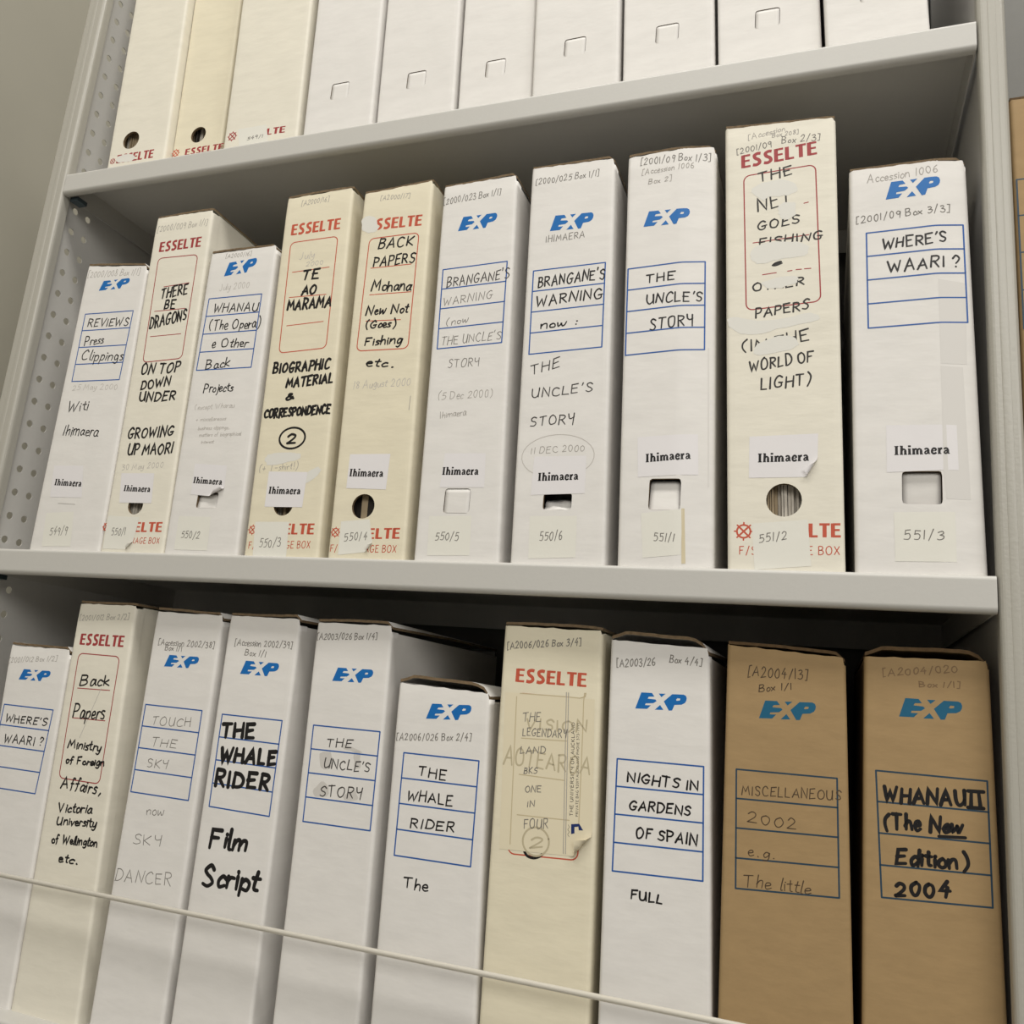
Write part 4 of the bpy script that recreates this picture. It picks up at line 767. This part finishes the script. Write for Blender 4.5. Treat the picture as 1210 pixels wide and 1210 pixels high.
    # --- papers filed inside, where the round hole shows them
    if hole and hole[0] == 'c':
        mb = MB(); x = x0b + 6; x1 = x1b - 8
        pal = PAPERS.get(b['key'], ['sheet_white'] * 3 + ['sheet_tan'])
        H2 = min(300, H - 60)
        lean = (x0t - x0b) / H
        while x < x1 - 1:
            t = rng.uniform(.7, 2.6); y0 = 7 + rng.uniform(0, 5)
            if b['key'] == 'm5':
                t = 6.5
            mm = pal[0] if len(pal) == 1 else pal[int(x - x0b) % len(pal)] if b['key'] in ('m5', 't2', 't1') else rng.choice(pal)
            dx = lean * H2
            p = [(x, y0, 3.4), (x + t, y0, 3.4), (x + t, 240, 3.4), (x, 240, 3.4), (x + dx, y0, H2), (x + t + dx, y0, H2), (x + t + dx, 240, H2), (x + dx, 240, H2)]
            mb.hexa([(a / 1000, c / 1000, d_ / 1000) for a, c, d_ in p], mm)
            x += t + rng.uniform(.1, .6)
        o = mb.build('paper_bundle', None, b['loc'])
        tag(o, PLABEL[b['key']], 'papers', 'papers filed inside the boxes')
    return root

PAPERS = {'m9': ['sheet_white', 'sheet_white', 'sheet_white', 'sheet_tan'], 'm5': ['sheet_dark', 'sheet_dark', 'sheet_tan'],
          't2': ['sheet_dark', 'sheet_tan', 'sheet_white'], 't1': ['sheet_tan', 'sheet_white', 'sheet_tan'], 'm2': ['sheet_white'], 'm4': ['sheet_tan', 'sheet_white', 'sheet_dark']}
PLABEL = {'m2': 'pale papers filling the finger hole of the box numbered 550/1', 'm4': 'papers just visible under the slip in the finger hole of box 550/3',
          'm5': 'dark folders seen through the open finger hole of box 550/4', 'm9': 'stack of white papers seen edge-on through the finger hole of box 551/2',
          't1': 'tan papers in the finger hole of the leftmost box on the upper shelf', 't2': 'brown folders in the finger hole of the second box on the upper shelf',
          't3': 'papers inside the third box on the upper shelf'}

# ------------------------------------------------------------------ the room
def structure(o):
    o['kind'] = 'structure'
    return o
mb = MB(); mb.box(-.5, 4, -4.5, 1.0, -.05, 0, 'floor_vinyl'); structure(mb.build('floor'))
mb = MB(); mb.box(-.30, 4, .75, .85, 0, 3.3, 'wall_paint'); structure(mb.build('wall_back'))
mb = MB(); mb.box(-.40, -.30, -1.6, .85, 0, 3.3, 'wall_paint'); structure(mb.build('wall_left'))

# ------------------------------------------------------------------ shelving frame: posts, perforated side panels, back panels
ZM = 1.62
def post_profile(x0, x1):
    w = x1 - x0; c = (x0 + x1) / 2; P = [(x0, .012), (x0, .0045)]
    for k in range(0, 5):
        a = math.pi + k * math.pi / 8
        P.append((x0 + .004 + .004 * math.cos(a), .0045 + .0045 * math.sin(a)))
    for k in range(9):
        a = math.pi - k * math.pi / 8
        P.append((c + .0030 * math.cos(a), .0 - .0005 * math.sin(a)))
    for k in range(0, 5):
        a = -math.pi / 2 + k * math.pi / 8
        P.append((x1 - .004 + .004 * math.cos(a), .0045 + .0045 * math.sin(a)))
    P += [(x1, .012)]
    return P

def perforated(mb, x, ysz, zs, y_end, z0, z1, R, mname):
    """vertical sheet in the plane X=x with round holes at every (y, z)"""
    th = .0012
    ye = [.012] + [(a + b) / 2 for a, b in zip(ysz[:-1], ysz[1:])] + [ysz[-1] + .011]
    ze = [zs[0] - .0136] + [(a + b) / 2 for a, b in zip(zs[:-1], zs[1:])] + [zs[-1] + .0136]
    for i, hy in enumerate(ysz):
        for j, hz in enumerate(zs):
            y0, y1, za, zb = ye[i], ye[i + 1], ze[j], ze[j + 1]
            sq, ci = [], []
            for k in range(16):
                a = (k + .5) * math.pi / 8
                c, s = math.cos(a), math.sin(a)
                fy = (y1 - hy if c > 0 else hy - y0) / abs(c); fz = (zb - hz if s > 0 else hz - za) / abs(s)
                f = min(fy, fz)
                sq.append((hy + c * f, hz + s * f)); ci.append((hy + c * R, hz + s * R))
            cor = {1: (y1, zb), 5: (y0, zb), 9: (y0, za), 13: (y1, za)}
            n = len(mb.v)
            for xx in (x, x + th):
                mb.v += [(xx, a, b) for a, b in sq] + [(xx, a, b) for a, b in ci]
            for k in range(16):
                l = (k + 1) % 16
                mb.idx((n + k, n + l, n + 16 + l, n + 16 + k), mname)
                mb.idx((n + 32 + k, n + 48 + k, n + 48 + l, n + 32 + l), mname)
                mb.idx((n + 16 + k, n + 16 + l, n + 48 + l, n + 48 + k), mname)
            for k, q in cor.items():
                l = (k + 1) % 16
                for xx, b0 in ((x, n), (x + th, n + 32)):
                    v = len(mb.v); mb.v.append((xx, *q))
                    mb.idx((b0 + k, v, b0 + l), mname)
    a = ye[-1]
    mb.box(x, x + th, a, y_end, ze[0], ze[-1], mname)

frame = thing('shelving_frame', (0, 0, 0), 'grey metal shelving frame with perforated side panel and posts carrying the shelves', 'shelving')
PX = ((.0004, .0280), (.9996, 1.0198))
for x0, x1 in PX:
    mb = MB(); mb.extrude_z(post_profile(x0, x1), .0, 2.55, 'post_paint'); mb.build('post', frame)
pitch = .02722
zs = [ZM - .88 + .0146 + pitch * k for k in range(int((2.5 - ZM + .85) / pitch))]
zoff = (ZM + .2326) - min(zs, key=lambda z: abs(z - ZM - .2326))
zs = [z + zoff for z in zs]
mb = MB(); perforated(mb, .0225, [.0265, .0455], zs, .345, 0, 0, .0041, 'panel_paint'); mb.build('side_panel', frame)
mb = MB(); mb.box(1.003, 1.0042, .012, .345, .74, 2.5, 'panel_paint'); mb.build('side_panel', frame)
mb = MB(); mb.box(.0245, 1.0025, .340, .3412, .6, 2.5, 'back_paint'); mb.build('back_panel', frame)
for x in (.026, .965):
    mb = MB(); mb.extrude_z([(x, .339), (x, .318), (x + .036, .318), (x + .036, .339)], .6, 2.5, 'back_paint')
    mb.build('rear_post', frame)
for xx, zz in ((.040, -.062), (.052, -.064)):  # pale discs added in place of the light-looking holes in the rear post
    mb = MB()
    P = [(xx + .0028 * math.cos(k * math.pi / 5), .3165, ZM + zz + .0028 * math.sin(k * math.pi / 5)) for k in range(10)]
    mb.face(P, 'rod_paint'); n = len(mb.v); mb.v += [(a, .318, c) for a, b_, c in P]
    for k in range(10):
        l = (k + 1) % 10
        mb.idx((n - 10 + k, n + k, n + l, n - 10 + l), 'rod_paint')
    mb.build('pale_hole_disc', frame)
# next bay's outer frame, mostly beyond the picture
nf = thing('shelving_frame', (0, 0, 0), 'post of the neighbouring bay at the far right beyond the picture edge', 'shelving')
mb = MB(); mb.extrude_z(post_profile(2.02, 2.0404), .0, 2.55, 'post_paint'); mb.build('post', nf)
mb = MB(); mb.box(1.021, 2.02, .340, .3412, .6, 2.5, 'back_paint'); mb.build('back_panel', nf)

def shelf(x0, x1, z, label):
    root = thing('metal_shelf', ((x0 + x1) / 2, 0, z), label, 'shelf', 'metal shelves of the shelving')
    h = (x1 - x0) / 2
    P = [(.314, 0)]
    def arc(cy, cz, r, a0, a1, n=5):
        return [(cy + r * math.cos(math.radians(a0 + (a1 - a0) * k / n)), cz + r * math.sin(math.radians(a0 + (a1 - a0) * k / n))) for k in range(n + 1)]
    P += arc(.003, -.003, .003, 90, 180) + [(0, -.0034), (0, -.0222)] + arc(.0042, -.0268 + .0042, .0042, 180, 270)
    P += [(.0072, -.0268), (.0072, -.0256)] + arc(.0042, -.0226, .003, 270, 180) + arc(.003, -.003, .0018, 180, 90)[1:] + [(.314, -.0012)]
    mb = MB(); n = len(P)
    for xx in (-h, h):
        mb.v += [(xx, y, zz) for y, zz in P]
    for i in range(n - 1):
        mb.idx((i, n + i, n + i + 1, i + 1), 'grey_paint', 0 < i < 14 and i != 7)
    # closed ends of the front lip, side lips and rear lip
    for xx in (-h, h):
        mb.face([(xx, y, zz) for y, zz in P[1:16]], 'grey_paint')
    mb.box(-h, -h + .0012, .004, .314, -.026, -.0005, 'grey_paint')
    mb.box(h - .0012, h, .004, .314, -.026, -.0005, 'grey_paint')
    mb.box(-h, h, .300, .3012, -.030, -.0005, 'grey_paint')
    mb.build('deck', root)
    for sx in (-1,):
        mb = MB()
        mb.box(sx * (h - .008) - .006, sx * (h - .008) + .006, .010, .024, -.031, -.026, 'clip_metal')
        mb.build('shelf_clip', root)
    return root
X0, X1 = .0290, .9985
shelf(X0, X1, ZM + .4568, 'grey metal shelf along the top, rising to the right above the middle row')
shelf(X0, X1, ZM, 'grey metal shelf across the middle carrying ten numbered boxes')
shelf(X0, X1, ZM - .437, 'grey metal shelf carrying the bottom row, below the picture edge')
shelf(1.021, 2.019, ZM, 'grey metal shelf of the next bay under the brown box at far right')

# restraint rod across the lower row
mb = MB(); N = 10
for xx in (.0282, .9994):
    mb.v += [(xx, .0022 * math.cos(k * 2 * math.pi / N), .0022 * math.sin(k * 2 * math.pi / N)) for k in range(N)]
for k in range(N):
    l = (k + 1) % N
    mb.idx((k, N + k, N + l, l), 'rod_paint', True)
mb.idx(list(range(N)), 'rod_paint'); mb.idx(list(range(N, 2 * N)), 'rod_paint')
tag(mb.build('restraint_rod', None, (0, .0035, 1.302)), 'thin white rod crossing in front of the boxes at bottom left', 'rod')

for b in BOXES:
    make_box(b)
